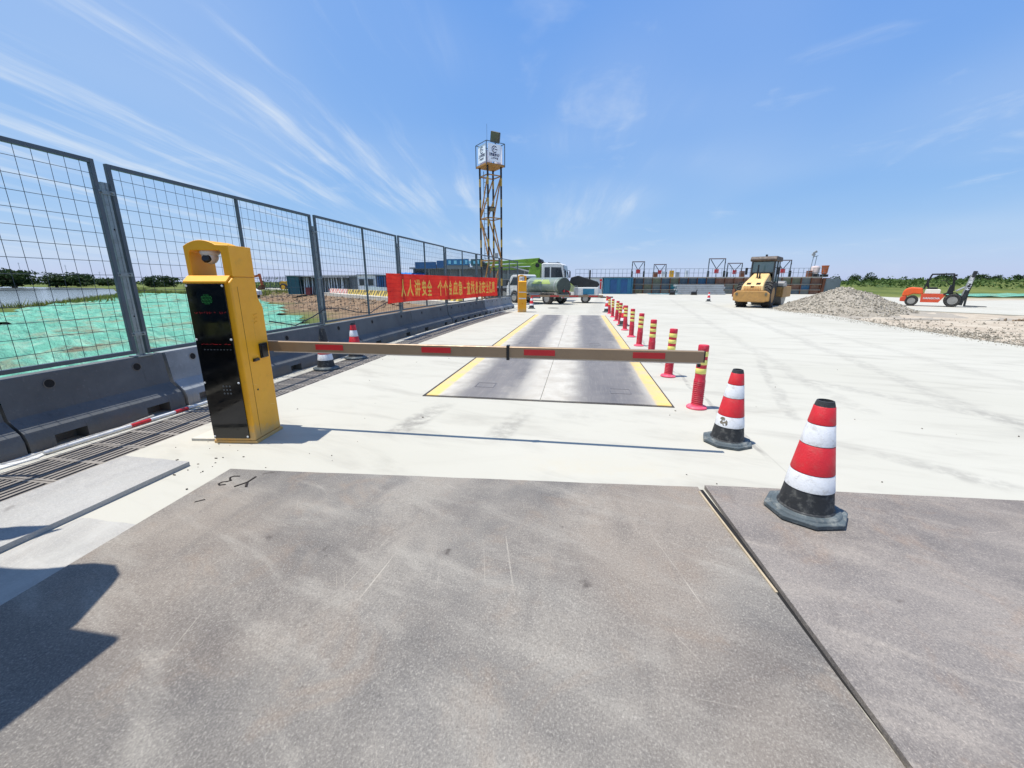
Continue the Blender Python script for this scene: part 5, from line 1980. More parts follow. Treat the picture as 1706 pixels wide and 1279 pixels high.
for y in (-.50, .50):
    MB().beam((1.08, y, 1.12), (1.32, y, 2.02), .09, .07, 0, (0, 1, 0)).beam((1.30, y, 2.05), (2.36, y, 2.06), .08, .06, 0, (0, 1, 0)).beam((2.36, y, 2.03), (2.50, y, 1.0), .08, .06, 0, (0, 1, 0)).build('guard_post', BLACKP, FK, smooth=0)
for k in range(8):
    MB().bx((1.40 + k * .135, -.47, 2.045), (1.43 + k * .135, .47, 2.085)).build('guard_bar', BLACKP, FK, smooth=0)
MB().prism([(2.20, .80), (2.30, 1.35), (2.42, 1.38), (2.52, .80)], -.44, .44, 'Y').build('dashboard', BLACKP, FK, smooth=0)
MB().beam((2.30, 0, 1.36), (2.02, 0, 1.62), .03).lathe([(.17, 0), (.19, .015), (.17, .03), (.15, .015), (.17, 0)], 20, (2.0, 0, 1.62), caps=False).build('steering_wheel', BLACKP, FK)
for y in (-.54, .54):
    MB().box((2.44, y * 1.06, 1.75), (.14, .14, .16)).box((2.44, y * 1.06, 1.98), (.12, .12, .10)).build('work_lamp', BLACKP, FK, smooth=0)
for y in (-.44, .44):
    wheel(FK, .60, y, .34, .24)
    wheel(FK, 2.55, y * 1.1, .41, .30)
MAST = mat('mast_dark', rgb(42, 46, 48), .5, .1, .2, 3, 0, 40, dirt=rgb(96, 92, 86), dirt_amt=.4)
mdir = Vector((.155, 0, 1)).normalized()
mp = Vector((2.95, 0, .12))
for y in (-.36, -.24, .24, .36):
    top = 2.12 if abs(y) > .3 else 2.05
    p_ = mp + Vector((0, y, 0))
    MB().beam(p_, p_ + mdir * top, .10, .17, 0, (1, 0, 0)).build('mast_rail', MAST, FK, smooth=0)
for h_ in (.5, 1.2, 2.06):
    p_ = mp + mdir * h_
    MB().beam(p_ + Vector((-.02, -.42, 0)), p_ + Vector((-.02, .42, 0)), .12, .13).build('mast_crossbar', MAST, FK, smooth=0)
for y in (-.30, .30):
    p_ = mp + Vector((-.06, y * .9, .15))
    MB().tube(p_, p_ + mdir * 1.75, .05, n=8).build('lift_cylinder', GREYP, FK)
b = MB()
for h_ in (.35, .70):
    p_ = mp + mdir * h_ + Vector((.12, 0, 0))
    b.beam(p_ + Vector((0, -.50, 0)), p_ + Vector((0, .50, 0)), .06, .12)
b.beam(mp + mdir * .3 + Vector((.12, -.2, 0)), mp + mdir * 1.3 + Vector((.12, -.2, 0)), .05, .05).beam(mp + mdir * .3 + Vector((.12, .2, 0)), mp + mdir * 1.3 + Vector((.12, .2, 0)), .05, .05)
b.build('carriage', MAST, FK, smooth=0)
for y in (-.25, .25):
    MB().bx((3.12, y - .06, .05), (3.20, y + .06, .75)).prism([(3.20, .05), (3.20, .10), (4.15, .075), (4.15, .055)], y - .06, y + .06, 'Y').build('fork', MAST, FK, smooth=0)
b = MB()
b.tube((2.62, -.46, 1.0), (2.98, -.46, 1.25), .04, n=8).tube((2.62, .46, 1.0), (2.98, .46, 1.25), .04, n=8)
b.build('tilt_cylinder', GREYP, FK)
MB().prism([(2.06, .80), (2.30, .92), (2.66, .90), (2.95, .66), (2.90, .60), (2.62, .86), (2.30, .86), (2.12, .74)], -.56, -.40, 'Y').prism([(2.06, .80), (2.30, .92), (2.66, .90), (2.95, .66), (2.90, .60), (2.62, .86), (2.30, .86), (2.12, .74)], .40, .56, 'Y').build('front_fender', BLACKP, FK, smooth=0)
text_mesh('HANGCHA', .16, 'lettering', WHITE_S, FK, frame((1.55, -.5445, .52), (1, 0, 0), (0, 0, 1)), weight=.006)
text_mesh('杭叉集团', .20, 'lettering', WHITE_S, FK, frame(mp + mdir * 1.35 + Vector((0, -.4125, 0)), mdir, Vector((-1, 0, .155))), weight=.008)


# ---- gravel heap and loose ground
def heap_h(x, y):
    """metres above the yard, by the heap's own outline"""
    a = math.atan2(y, x)
    r = math.hypot(x, y)
    R0 = 3.6 + .45 * math.sin(a * 2 + .4) + .3 * math.sin(a * 3 + 1.) + .3 * mn.noise((math.cos(a) * 1.2, math.sin(a) * 1.2, 2.))
    q = r / R0
    if q > 1.25:
        return -.05
    h = 1.32 * max(0, 1 - q) ** .92 / (1 + .0)
    h = min(h, 1.24 - .12 * q)
    return h - .05 * sstep(.9, 1.2, q) + .09 * fbm(x, y, .9, 4.) * (1 - sstep(.8, 1.2, q))


GH = thing('gravel_heap', 'large heap of pale crushed gravel at the yard edge between roller and forklift', 'gravel heap', (14.0, 24.7, 0))
GH.scale = (.88, .95, .97)
n = 54
b = MB()
g_ = lambda i: -5.2 + 10.4 * i / n
b.add([(g_(i), g_(j), heap_h(g_(i), g_(j))) for j in range(n + 1) for i in range(n + 1)],
      [(j * (n + 1) + i, j * (n + 1) + i + 1, (j + 1) * (n + 1) + i + 1, (j + 1) * (n + 1) + i) for j in range(n) for i in range(n)])
b.build('mound', mat('gravel_fines', rgb(150, 142, 128), .95, 0, .15, 3, .8, 22, dirt=rgb(180, 170, 152), dirt_amt=.5), GH, smooth=60, fixn=False)


def stones(b_, rnd_, x, y, z, s_):
    ax = Vector((rnd_.uniform(-1, 1), rnd_.uniform(-1, 1), rnd_.uniform(-1, 1))).normalized()
    q_ = Matrix.Rotation(rnd_.uniform(0, 6), 3, ax)
    dims = (s_ * rnd_.uniform(.7, 1.3), s_ * rnd_.uniform(.6, 1.), s_ * rnd_.uniform(.45, .8))
    vs_ = [q_ @ Vector((dx_ * dims[0], dy_ * dims[1], dz_ * dims[2])) + Vector((x, y, z)) for dx_, dy_, dz_ in
           ((1, 0, 0), (-1, 0, 0), (0, 1, 0), (0, -1, 0), (0, 0, 1), (0, 0, -1))]
    b_.add(vs_, [(0, 2, 4), (2, 1, 4), (1, 3, 4), (3, 0, 4), (2, 0, 5), (1, 2, 5), (3, 1, 5), (0, 3, 5)])


rnd = random.Random(17)
b = MB()
for _ in range(15000):
    x, y = rnd.uniform(-4.8, 4.8), rnd.uniform(-4.9, 4.9)
    h = heap_h(x, y)
    if h > -.03:
        stones(b, rnd, x, y, h + .005, rnd.choice([.018, .022, .03, .04, .05, .09]) * rnd.uniform(.7, 1.15))
tag(b.build('stones', GRAVEL, GH, smooth=0, fixn=False), kind='stuff')
b = MB()
edge = [(10.5, 5), (10.62, 13.2), (10.86, 15.8), (11.39, 20.1), (12.1, 27.2)]
for _ in range(4200):
    i = rnd.choice([1, 1, 1, 2, 2, 3])
    if i == 1:
        (ax, ay), (bx_, by_) = edge[0], edge[1]
    elif i == 2:
        (ax, ay), (bx_, by_) = edge[1], edge[2]
    else:
        (ax, ay), (bx_, by_) = edge[2], edge[3]
    q = rnd.random()
    o_ = rnd.choice([abs(rnd.gauss(0, .35)), abs(rnd.gauss(0, 1.2)), rnd.uniform(0, 9)])
    x, y = ax + (bx_ - ax) * q + o_, ay + (by_ - ay) * q
    stones(b, rnd, x - .05, y, ground_h(x, y) + .02, rnd.choice([.012, .016, .022, .03, .05]))
for _ in range(1600):
    x, y = 10.7 + rnd.gauss(0, .25), rnd.uniform(8, 26)
    stones(b, rnd, x + .02 * max(0, y - 13), y, .008, rnd.uniform(.006, .02))
tag(b.build('gravel', GRAVEL, smooth=0, fixn=False), 'loose gravel strewn along the right edge of the concrete yard', kind='stuff')
b = MB()
for k in range(14):
    x0_ = rnd.uniform(13.5, 34)
    y0_ = 17.5 + rnd.uniform(-6, 4) - .5 * (x0_ - 20)
    L_ = rnd.uniform(1.5, 5)
    b_n = 18
    for i in range(b_n):
        q = i / b_n
        stones(b, rnd, x0_ + L_ * q, y0_ - L_ * .25 * q + rnd.gauss(0, .1), ground_h(x0_, y0_) + .03, rnd.uniform(.05, .13))
for _ in range(900):
    q = rnd.uniform(-6, 52)
    o_ = -abs(rnd.gauss(2.2, 2.0))
    x, y = -16.3 - .745 * q + .667 * o_, 32.6 + .667 * q + .745 * o_
    if x < -6.2:
        stones(b, rnd, x, y, ground_h(x, y) + .02, rnd.choice([.04, .06, .09, .14, .22]) * rnd.uniform(.6, 1.2))
tag(b.build('clods', mat_gravel('earth_clod', rgb(110, 94, 78), rgb(156, 138, 116)), smooth=0, fixn=False), 'brown earth clods on the bare strips left and right of the yard', kind='stuff')

# ================================================================== BACKGROUND
def at(px, py, Y_):
    return pix(px, py, Y=Y_)


# ---- right: pale and blue site containers
def container(name, label, x0_, x1_, y_, h_, m, group=None, rz=0., depth=2.4, z0=.02):
    t = thing(name, label, 'container', ((x0_ + x1_) / 2, y_, z0), rz, group)
    L_ = (x1_ - x0_) / 2
    MB().bx((-L_ + .06, .06, .12), (L_ - .06, depth - .06, h_ - .1)).build('wall', m, t, smooth=0)
    b_ = MB()
    for x in (-L_ + .06, L_ - .06):
        for y in (.06, depth - .06):
            b_.bx((x - .06, y - .06, 0), (x + .06, y + .06, h_))
    for z in (.06, h_ - .06):
        for y in (.045, depth - .045):
            b_.bx((-L_ + .12, y - .045, z - .06), (L_ - .12, y + .045, z + .06))
        for x in (-L_ + .045, L_ - .045):
            b_.bx((x - .045, .12, z - .06), (x + .045, depth - .12, z + .06))
    b_.build('frame', m, t, smooth=0)
    MB().bx((-L_ - .08, -.1, h_ + .002), (L_ + .08, depth + .1, h_ + .10)).build('roof', GREYW, t, smooth=0)
    return t, L_


t, L_ = container('site_container', 'pale grey site container left of the blue one', .52, 2.9, 54.6, 1.95, CORR_WHITE)
t, L_ = container('site_container', 'blue ribbed site container in front of the long formwork wall', 3.0, 6.6, 54.2, 2.0, CORR_BLUE)
for x in (-.55, .75):
    MB().bx((x - .40, .02, .1), (x + .40, .058, 1.80)).build('door', DBLUE, t, smooth=0)
# ---- long formwork wall with walkway
FW = thing('formwork_wall', 'long low wall of framed steel formwork panels with a railed walkway on top', 'wall', (0, 57.3, 0))
WX0, WX1 = -.6, 29.6
nc = 27
rnd = random.Random(77)
cw = (WX1 - WX0) / nc
pal = [mat(f'formwork_{n_}', c_, .7, 0, .2, 1.1, 0, 40, dirt=rgb(130, 120, 106), dirt_amt=.6) for n_, c_ in
       (('grey', rgb(104, 112, 112)), ('slate', rgb(74, 92, 104)), ('blue', rgb(44, 92, 124)), ('teal', rgb(40, 120, 130)), ('brown', rgb(116, 84, 68)), ('olive', rgb(104, 108, 88)))]
rows_ = [(.03, .50), (.56, 1.18), (1.26, 1.98)]
shared = {}
for i in range(nc):
    for r_, (z0, z1) in enumerate(rows_):
        q = max(0., (i - 7) / 20)
        if r_ == 2:
            k = rnd.choice([0, 0, 1, 5]) if q < .3 else (rnd.choice([2, 1, 2]) if q < .42 else (4 if q < .62 else rnd.choice([0, 5, 0])))
        elif r_ == 1:
            k = 3 if i == 11 else (rnd.choice([0, 5, 1]) if q < .6 else rnd.choice([1, 1, 2, 4]))
        else:
            k = rnd.choice([0, 1, 5])
        if q > .9:
            k = 4
        key = (k, r_)
        if key not in shared:
            shared[key] = MB().bx((.05, 0, z0), (cw - .05, .08, z1)).build('panel', pal[k], FW, smooth=0)
            o = shared[key]
        else:
            o = shared[key].copy()
            COL.objects.link(o)
        o.location = (WX0 + i * cw, rnd.uniform(0, .05), 0)
rib0 = None
for i in range(nc + 1):
    if rib0 is None:
        rib0 = MB().bx((-.04, -.12, .0), (.04, .10, 2.0)).build('rib', RUST, FW, smooth=0)
        o = rib0
    else:
        o = rib0.copy()
        COL.objects.link(o)
    o.location.x = WX0 + i * cw
for z in (.53, 1.22, 2.03):
    MB().bx((WX0 - .05, -.16, z - .035), (WX1 + .05, .09, z + .035)).build('waler', mat('waler_steel', rgb(150, 146, 136), .7, .1, .2, 2, 0, 40, dirt=RUST and rgb(120, 90, 70), dirt_amt=.5), FW, smooth=0)
MB().bx((WX0, .10, .0), (WX1, .6, 1.95)).build('core', GREYW, FW, smooth=0)
MB().bx((WX0, -.25, 2.068), (WX1 + .4, 1.6, 2.12)).build('walkway', CONC, FW, smooth=0)
rail0 = None
for i in range(2 * nc + 1):
    if rail0 is None:
        rail0 = MB().bx((-.018, -.018, 2.12), (.018, .018, 3.18)).build('rail_post', GALV, FW, smooth=0)
        o = rail0
    else:
        o = rail0.copy()
        COL.objects.link(o)
    o.location = (WX0 + i * cw / 2, -.18, 0)
for z in (2.62, 3.16):
    MB().bx((WX0, -.20, z - .018), (WX1 + .3, -.165, z + .018)).build('rail', GALV, FW, smooth=0)
for k, (x, w_, c_) in enumerate(((9.6, .5, RUST), (10.6, .45, PALEW), (11.6, .5, YELM), (12.4, .4, GREYP), (20.2, .5, RUST), (13.6, .3, PALEW), (24.0, .4, PALEW), (28.0, .5, RUST))):
    MB().bx((x, .1, 2.122), (x + w_, .5, 2.75 + .1 * (k % 3))).build('tool_board', c_, FW, smooth=0)
# sloped rusty end and green tail
b = MB()
EW = thing('formwork_end', 'rusty ribbed sloping end of the long formwork wall, by the gravel heap', 'wall', (WX1 + .1, 57.2, 0))
for k in range(6):
    MB().prism([(.02 + k * .36, 0), (.32 + k * .36, 0), (.40 + k * .36, 1.98), (.10 + k * .36, 1.98)], k * .5, k * .5 + .2, 'Y').build('rib_plate', RUST, EW, smooth=0)
MB().prism([(2.2, 0), (3.6, 0), (3.3, 1.85), (2.2, 1.95)], 3.0, 3.4, 'Y').build('tail_plate', mat('olive_plate', rgb(84, 96, 72), .8, 0, .2, 1.2, 0, 40, dirt=rgb(120, 110, 60), dirt_amt=.5), EW, smooth=0)
MB().bx((.0, .2, 0), (2.2, 2.9, 1.9)).build('core', GREYW, EW, smooth=0)


def gantry(px, top, wpx, label, Y_=57.9, mast=False):
    c_ = at(px, top, Y_)
    w_ = (at(px + wpx / 2, top, Y_) - at(px - wpx / 2, top, Y_)).length
    z0, z1 = 2.12, c_.z
    t = thing('gantry_frame', label, 'frame', (c_.x, Y_, z0), 0, 'gantry frames on the formwork wall')
    h_ = z1 - z0
    for s_ in (-1, 1):
        MB().beam((s_ * w_ / 2, 0, 0), (s_ * w_ / 2, 0, h_ - .05), .09).build('post', STEEL_DK, t, smooth=0)
        MB().box((s_ * w_ / 2, -.06, .38), (.22, .22, .76)).build('counterweight', BLACKP, t, smooth=0)
        MB().beam((0, 0, h_ * .45), (s_ * w_ * .40, 0, h_ - .08), .08).build('brace', STEEL_DK, t, smooth=0)
        MB().box((s_ * w_ / 2, -.02, h_ * .80), (.10, .10, .22)).build('hoist', BLACKP, t, smooth=0)
    MB().bx((-w_ / 2 - .05, -.03, h_ - .05), (w_ / 2 + .05, .03, h_ + .07)).build('top_beam', mat('beam_reddish', rgb(112, 92, 92), .6, 0, .15), t, smooth=0)
    MB().beam((0, .0, 0), (0, 0, h_ * .45), .06).build('centre_post', STEEL_DK, t, smooth=0)
    MB().box((0, -.14, .72), (.50, .12, .52)).build('red_box', mat('sign_red', rgb(186, 52, 56), .6, 0, .15), t, smooth=0)
    return t


gantry(1064, 436, 20, 'dark gantry frame above the left end of the formwork wall, nearest the blue container')
gantry(1100, 440.5, 20, 'smaller gantry frame second from the blue container on the formwork wall', 62)
gantry(1195.5, 431, 27, 'tall gantry frame with a red box left of the road roller')
gantry(1225, 438.5, 24, 'gantry frame just left of the roller cab, farther back on the wall', 63)
gantry(1306, 433.5, 26, 'gantry frame right of the roller cab')

# stacked slabs in front of the wall
for k in range(5):
    a, c_ = at(1129 - k * .6, 487, 53.5), at(1209, 487, 53.5)
    o = MB().bx((a.x + .12 * (k % 2), 53.5 + .12 * k, .002 + k * .235), (c_.x - .1 * (k % 3), 55.4, .002 + k * .235 + .21)).build('concrete_slab', mat('pale_slab', rgb(160, 164, 166), .85, 0, .1, 1.0, .2, 20, dirt=rgb(120, 116, 108), dirt_amt=.5), smooth=0, bevel=.02)
    tag(o, f'{["lowest", "second lowest", "middle", "second highest", "topmost"][k]} slab of the pale concrete stack before the formwork wall', 'slab', 'stacked concrete slabs')
a = at(1107, 488, 54)
b = MB()
b.add([(a.x - 1.9 + .3 * i, a.y - .6 + .28 * j + .1 * nz(i, j), .03 + .09 * abs(nz(i * .8, j * .8, 1.))) for j in range(8) for i in range(14)], [(j * 14 + i, j * 14 + i + 1, (j + 1) * 14 + i + 1, (j + 1) * 14 + i) for j in range(7) for i in range(13)])
tag(b.build('tarpaulin', mat('tarp_teal', rgb(120, 160, 170), .7, 0, .15, 2)), 'flat pale teal tarpaulin lying before the formwork wall', 'tarpaulin')
for px, py, lab in ((1120, 488.5, 'small black pump lying before the formwork wall, left of the slab stack'), (1156, 490, 'small dark pump lying in front of the slab stack')):
    a = at(px, py, 52)
    t = thing('site_pump', lab, 'pump', (a.x, 52, 0))
    MB().lathe([(.16, -.3), (.2, -.25), (.2, .25), (.16, .3)], 14, (0, 0, .22), 0, 'X').build('motor', BLACKP, t)
    MB().bx((-.35, -.2, .002), (.35, .2, .04)).build('foot', BLACKP, t, smooth=0)
    MB().tube((.2, 0, .3), (.34, 0, .62), .05, n=8).build('handle', BLACKP, t)
a = at(1030, 487, 55)
t = thing('hose_reel', 'red hose cart before the blue container', 'hose cart', (a.x, 55, 0))
for s_ in (-1, 1):
    MB().lathe([(.18, -.03), (.20, 0), (.18, .03)], 18, (0, s_ * .35, .22), 0, 'Y').build('reel_side', mat('hose_red', rgb(150, 50, 60), .7), t)
MB().lathe([(.15, -.33), (.15, .33)], 16, (0, 0, .22), 0, 'Y').build('reel', mat('hose_red', rgb(170, 50, 56), .7), t)
MB().beam((.2, 0, .3), (.9, 0, .62), .06).build('handle', BLACKP, t, smooth=0)
a = at(1006, 487, 55.5)
t = thing('bag_heap', 'small heap of pale sacks left of the blue container', 'sacks', (a.x, 55.5, 0))
for k, (x, y, z) in enumerate(((-.5, 0, .12), (.1, .05, .12), (.65, 0, .12), (-.2, .05, .33), (.4, 0, .33), (.1, 0, .53))):
    MB().lathe([(.05, -.34), (.16, -.28), (.19, 0), (.16, .28), (.05, .34)], 12, (x, y, z), 0, 'X').build('sack', PALEW, t, smooth=60)
a = at(995, 470, 53)
# light mast and tanks on the wall
c_ = at(1346, 466, 58.3)
t = thing('light_mast', 'twin pole light mast with two lamps standing on the right end of the formwork wall', 'mast', (c_.x, 58.3, 2.12))
top = at(1350, 420, 58.3).z - 2.12
MB().tube((0, 0, 0), (.20, 0, top * .86), .035, n=8).build('pole', GALV, t)
MB().tube((.42, 0, 0), (.55, 0, top * .84), .035, n=8).build('pole', GALV, t)
MB().beam((.1, 0, top * .80), (.70, 0, top * .86), .07).build('arm', GALV, t, smooth=0)
for x, z, ry in ((.12, top * .90, .5), (.28, top * 1.0, -.6)):
    MB().box((x, -.05, z), (.38, .16, .26), 0, 0, 0, ry).build('lamp', GREYP, t, smooth=0)
MB().tube((.22, 0, top * .84), (.26, 0, top * .97), .03, n=6).build('stem', GALV, t)
c_ = at(1356, 466, 57.6)
t = thing('white_tank', 'white and pink tank on a stand at the right end of the walkway', 'tank', (c_.x, 57.7, 2.122))
MB().lathe([(.30, .38), (.46, .50), (.48, .60), (.48, 1.12), (.42, 1.26), (.12, 1.32)], 20).build('shell', mat('tank_white', rgb(214, 196, 190), .5, 0, .15, 3), t)
MB().bx((-.40, -.3, 0), (.40, .3, .36)).build('stand', BLACKP, t, smooth=0)
c_ = at(1372, 466, 57.6)
t = thing('orange_tank', 'narrow rusty orange tank beside the white tank on the walkway end', 'tank', (c_.x, 57.7, 2.122))
MB().lathe([(.20, .30), (.32, .42), (.36, 1.20), (.40, 1.30), (.40, 1.36)], 20).build('shell', mat('tank_orange', rgb(186, 98, 58), .6, 0, .15, 3), t)
MB().bx((-.34, -.3, 0), (.34, .3, .29)).build('stand', BLACKP, t, smooth=0)

# ---- left of the lane: big building with the blue fascia
GB = thing('workshop_building', 'large grey workshop with a blue fascia board, behind the red banner', 'building', (0, 46, 0))
a, c_ = at(690, 450, 46), at(930, 450, 46)
bx0, bx1 = a.x, c_.x
b = MB().bx((bx0, .0, 0), (bx1, 9, 2.95))
b.build('wall', CORR_DARK, GB, smooth=0)
np_ = 9
for k in range(np_ + 1):
    x = bx0 + (bx1 - bx0) * k / np_
    MB().bx((x - .07, -.16, 0), (x + .07, -.002, 2.95)).build('column', mat('column_grey', rgb(140, 146, 148), .7), GB, smooth=0)
MB().bx((bx0 - .2, -.9, 2.955), (bx1 + .2, 9.3, 3.10)).build('roof', GREYW, GB, smooth=0)
FB = mat('fascia_blue', rgb(34, 100, 146), .5, 0, .12, .8, 0, 40, dirt=rgb(60, 130, 160), dirt_amt=.4)
segs = [(692, 727, 436.5, 447, DBLUE), (728, 741, 434, 446, DBLUE), (742, 781, 431.5, 441.5, FB), (785, 806, 431.5, 442.5, TEALC)]
for x0_, x1_, y0_, y1_, m in segs:
    p, q = at(x0_, y0_, 45), at(x1_, y1_, 45)
    f = MB().bx((p.x, -1.15, q.z), (q.x, -.95, p.z)).build('fascia_board', m, GB, smooth=0)
    MB().bx((p.x + .1, -.949, 2.9), (q.x - .1, -.2, p.z - .25)).build('fascia_back', GREYW, GB, smooth=0)
p, q = at(742, 431.5, 45), at(806, 442, 45)
b = MB()
rnd = random.Random(5)
x = p.x + .4
k = 0
while x < q.x - .3:
    w_ = rnd.uniform(.16, .34)
    MB().bx((x, -1.165, p.z - .52), (x + w_, -1.152, p.z - .18 + rnd.uniform(-.05, .05))).build('pale_mark', mat('fascia_pale', rgb(120, 190, 214), .5), GB, smooth=0)
    x += w_ + rnd.uniform(.12, .4)
for k in range(6):
    x = bx0 + (bx1 - bx0) * (k + .5) / 9
    MB().bx((x - .5, -.02, .3), (x + .5, -.004, 2.2)).build('door', mat('roller_door', rgb(120, 128, 130), .6, 0, .15, 1.5), GB, smooth=0)
# picket hoarding right of the tower
HB = thing('sheet_hoarding', 'ribbed grey green sheet hoarding between lattice tower and trucks', 'hoarding', (0, 38.5, 0))
a, c_ = at(812, 470, 38.5), at(880, 470, 38.5)
n = 14
pan = None
for k in range(n):
    x0_ = a.x + (c_.x - a.x) * k / n
    wv = (c_.x - a.x) / n
    if pan is None:
        pan = MB()
        for r_ in range(3):
            pan.prism([(wv * (r_ / 3) + .005, 0), (wv * (r_ / 3) + .03, -.035), (wv * ((r_ + .6) / 3), -.035), (wv * ((r_ + .7) / 3), 0), (wv * ((r_ + .7) / 3), .01), (wv * (r_ / 3) + .005, .01)], 0, 2.25, 'Z')
        pan = pan.build('sheet', mat('hoarding_sheet', rgb(112, 124, 122), .6, 0, .2, 1.5, 0, 40, dirt=rgb(80, 84, 80), dirt_amt=.5), HB, smooth=0)
        o = pan
    else:
        o = pan.copy()
        COL.objects.link(o)
    o.location = (x0_, 0, random.uniform(-.06, .04))
MB().bx((a.x, .012, .5), (c_.x, .06, .58)).build('rail', GALV, HB, smooth=0)
MB().bx((a.x, .012, 1.8), (c_.x, .06, 1.88)).build('rail', GALV, HB, smooth=0)

# ---- left: containers and cabins beyond the site road
a, c_ = at(478, 470, 46), at(498, 470, 46)
container('site_container', 'dark teal container end at the left of the sheet shed', a.x, c_.x, 46, 2.15, TEALC)
a, c_ = at(500, 470, 46), at(577, 470, 46)
t = thing('sheet_shed', 'open shed of leaning grey sheets with pale poles, beyond the site road', 'shed', ((a.x + c_.x) / 2, 46, 0))
L_ = (c_.x - a.x) / 2
MB().bx((-L_, .5, 0), (L_, 3.2, 2.05)).build('wall', mat('shed_shadow_sheet', rgb(96, 102, 102), .8, 0, .3, 1.5), t, smooth=0)
MB().prism([(-.4, 2.06), (3.6, 2.30), (3.6, 2.38), (-.4, 2.14)], -L_ - .2, L_ + .2, 'X').build('roof', mat('shed_roof', rgb(80, 84, 84), .7), t, smooth=0)
rnd = random.Random(8)
for k in range(22):
    x = -L_ + 2 * L_ * (k + .5) / 22 + rnd.uniform(-.08, .08)
    MB().beam((x, .05, .05), (x - rnd.uniform(.0, .35), .30, 2.04), rnd.uniform(.07, .16), .05).build('leaning_sheet', PALEW if k % 3 else GREYW, t, smooth=0)
MB().bx((-L_ + .8, -.3, 0), (-L_ + 1.4, .2, .85)).build('red_bin', mat('bin_red', rgb(110, 40, 46), .6), t, smooth=0)
a, c_ = at(580, 470, 46), at(594, 470, 46)
container('site_container', 'narrow slate container between sheet shed and white cabin', a.x, c_.x, 46.3, 2.1, CORR_DARK)
a, c_ = at(596, 470, 46), at(626, 470, 46)
t, L_ = container('site_cabin', 'white site cabin with two windows left of the red banner', a.x, c_.x, 46, 2.25, CORR_WHITE)
for x in (-L_ * .55, L_ * .45):
    f = MB().bx((x - .36, .02, 1.05), (x + .36, .058, 1.85)).build('window', GREYP, t, smooth=0)
    MB().bx((x - .30, .008, 1.11), (x + .30, .018, 1.79)).build('pane', GLASS_D, f, smooth=0)
MB().bx((-.2, .02, .13), (.28, .058, 1.9)).build('door', PALEW, t, smooth=0)
a, c_ = at(627, 470, 46), at(662, 470, 46)
t = thing('curtain_shed', 'shed with hanging deep blue curtains at the left end of the banner', 'shed', ((a.x + c_.x) / 2, 46, 0))
L_ = (c_.x - a.x) / 2
MB().bx((-L_, .3, 0), (L_, 2.8, 2.2)).build('wall', mat('curtain_back', rgb(60, 74, 96), .8), t, smooth=0)
MB().bx((-L_ - .1, -.1, 2.202), (L_ + .1, 3, 2.28)).build('roof', GREYW, t, smooth=0)
for k in range(9):
    x = -L_ + 2 * L_ * (k + .5) / 9
    MB().lathe([(.14, .1), (.12, 1.2), (.13, 2.15)], 8, (x, .12, 0)).build('curtain', DBLUE if k % 3 else mat('curtain_pale', rgb(96, 116, 150), .8), t)
a, c_ = at(662, 458, 45), at(706, 458, 45)
t = thing('tarped_stack', 'stack under a bright blue tarpaulin behind the top of the banner', 'tarpaulin', ((a.x + c_.x) / 2, 45, 0))
L_ = (c_.x - a.x) / 2
MB().bx((-L_, 0, 0), (L_, 2, 2.1)).build('stack', GREYW, t, smooth=0)
b = MB()
n = 24
b.add([(-L_ - .1 + (2 * L_ + .2) * i / n, -.1 + 2.2 * j / 5, 2.12 + .32 * math.sin(PI * j / 5) + .14 * abs(math.sin(i * .9)) + .05 * nz(i, j, .9)) for j in range(6) for i in range(n + 1)], [(j * (n + 1) + i, j * (n + 1) + i + 1, (j + 1) * (n + 1) + i + 1, (j + 1) * (n + 1) + i) for j in range(5) for i in range(n)])
b.build('tarp', mat('tarp_blue', rgb(46, 128, 206), .45, 0, .12, 2), t, smooth=40)

# striped kerb blocks and the low pale wall along the site road
KS = {}
for k in range(22):
    q = road_p - road_d * 10.6 + road_d * (k * 1.75) + road_n * (1.0)
    kind_ = 'rw' if k > 12 else 'yb'
    if kind_ not in KS:
        t = thing('kerb_block', 'x', 'kerb block')
        MB().prism([(-.18, 0), (-.13, .46), (.13, .46), (.18, 0)], 0, 1.68, 'X').build('block', ST_RW if kind_ == 'rw' else ST_YB, t, smooth=0)
        MB().bx((.1, -.06, .461), (1.58, .06, .49)).build('cap', CONC, t, smooth=0)
        KS[kind_] = t
    else:
        t = dup(KS[kind_])
    t.location = (q.x, q.y, .262)
    t.rotation_euler.z = math.atan2(road_d.y, road_d.x)
    tag(t, f'{ORD[k]} {"red and white" if kind_ == "rw" else "yellow and dark"} striped kerb block along the site road, from the banner end', 'kerb block', 'striped kerb blocks along the site road')
LW = thing('low_wall', 'low pale bluish wall behind the striped kerb blocks', 'wall')
for k in range(12):
    q = road_p - road_d * 9 + road_d * (k * 3.2) + road_n * (2.2 + max(0, k - 4) * .5)
    o = MB().bx((0, -.06, 0), (3.1, .06, .72)).build('wall_panel', mat('low_wall_paint', rgb(150, 166, 172), .7, 0, .1), LW, smooth=0)
    o.location = (q.x, q.y, .262)
    o.rotation_euler.z = math.atan2(road_d.y, road_d.x) if k < 4 else math.atan2(road_d.y * 3.2 + road_n.y * .5, road_d.x * 3.2 + road_n.x * .5)

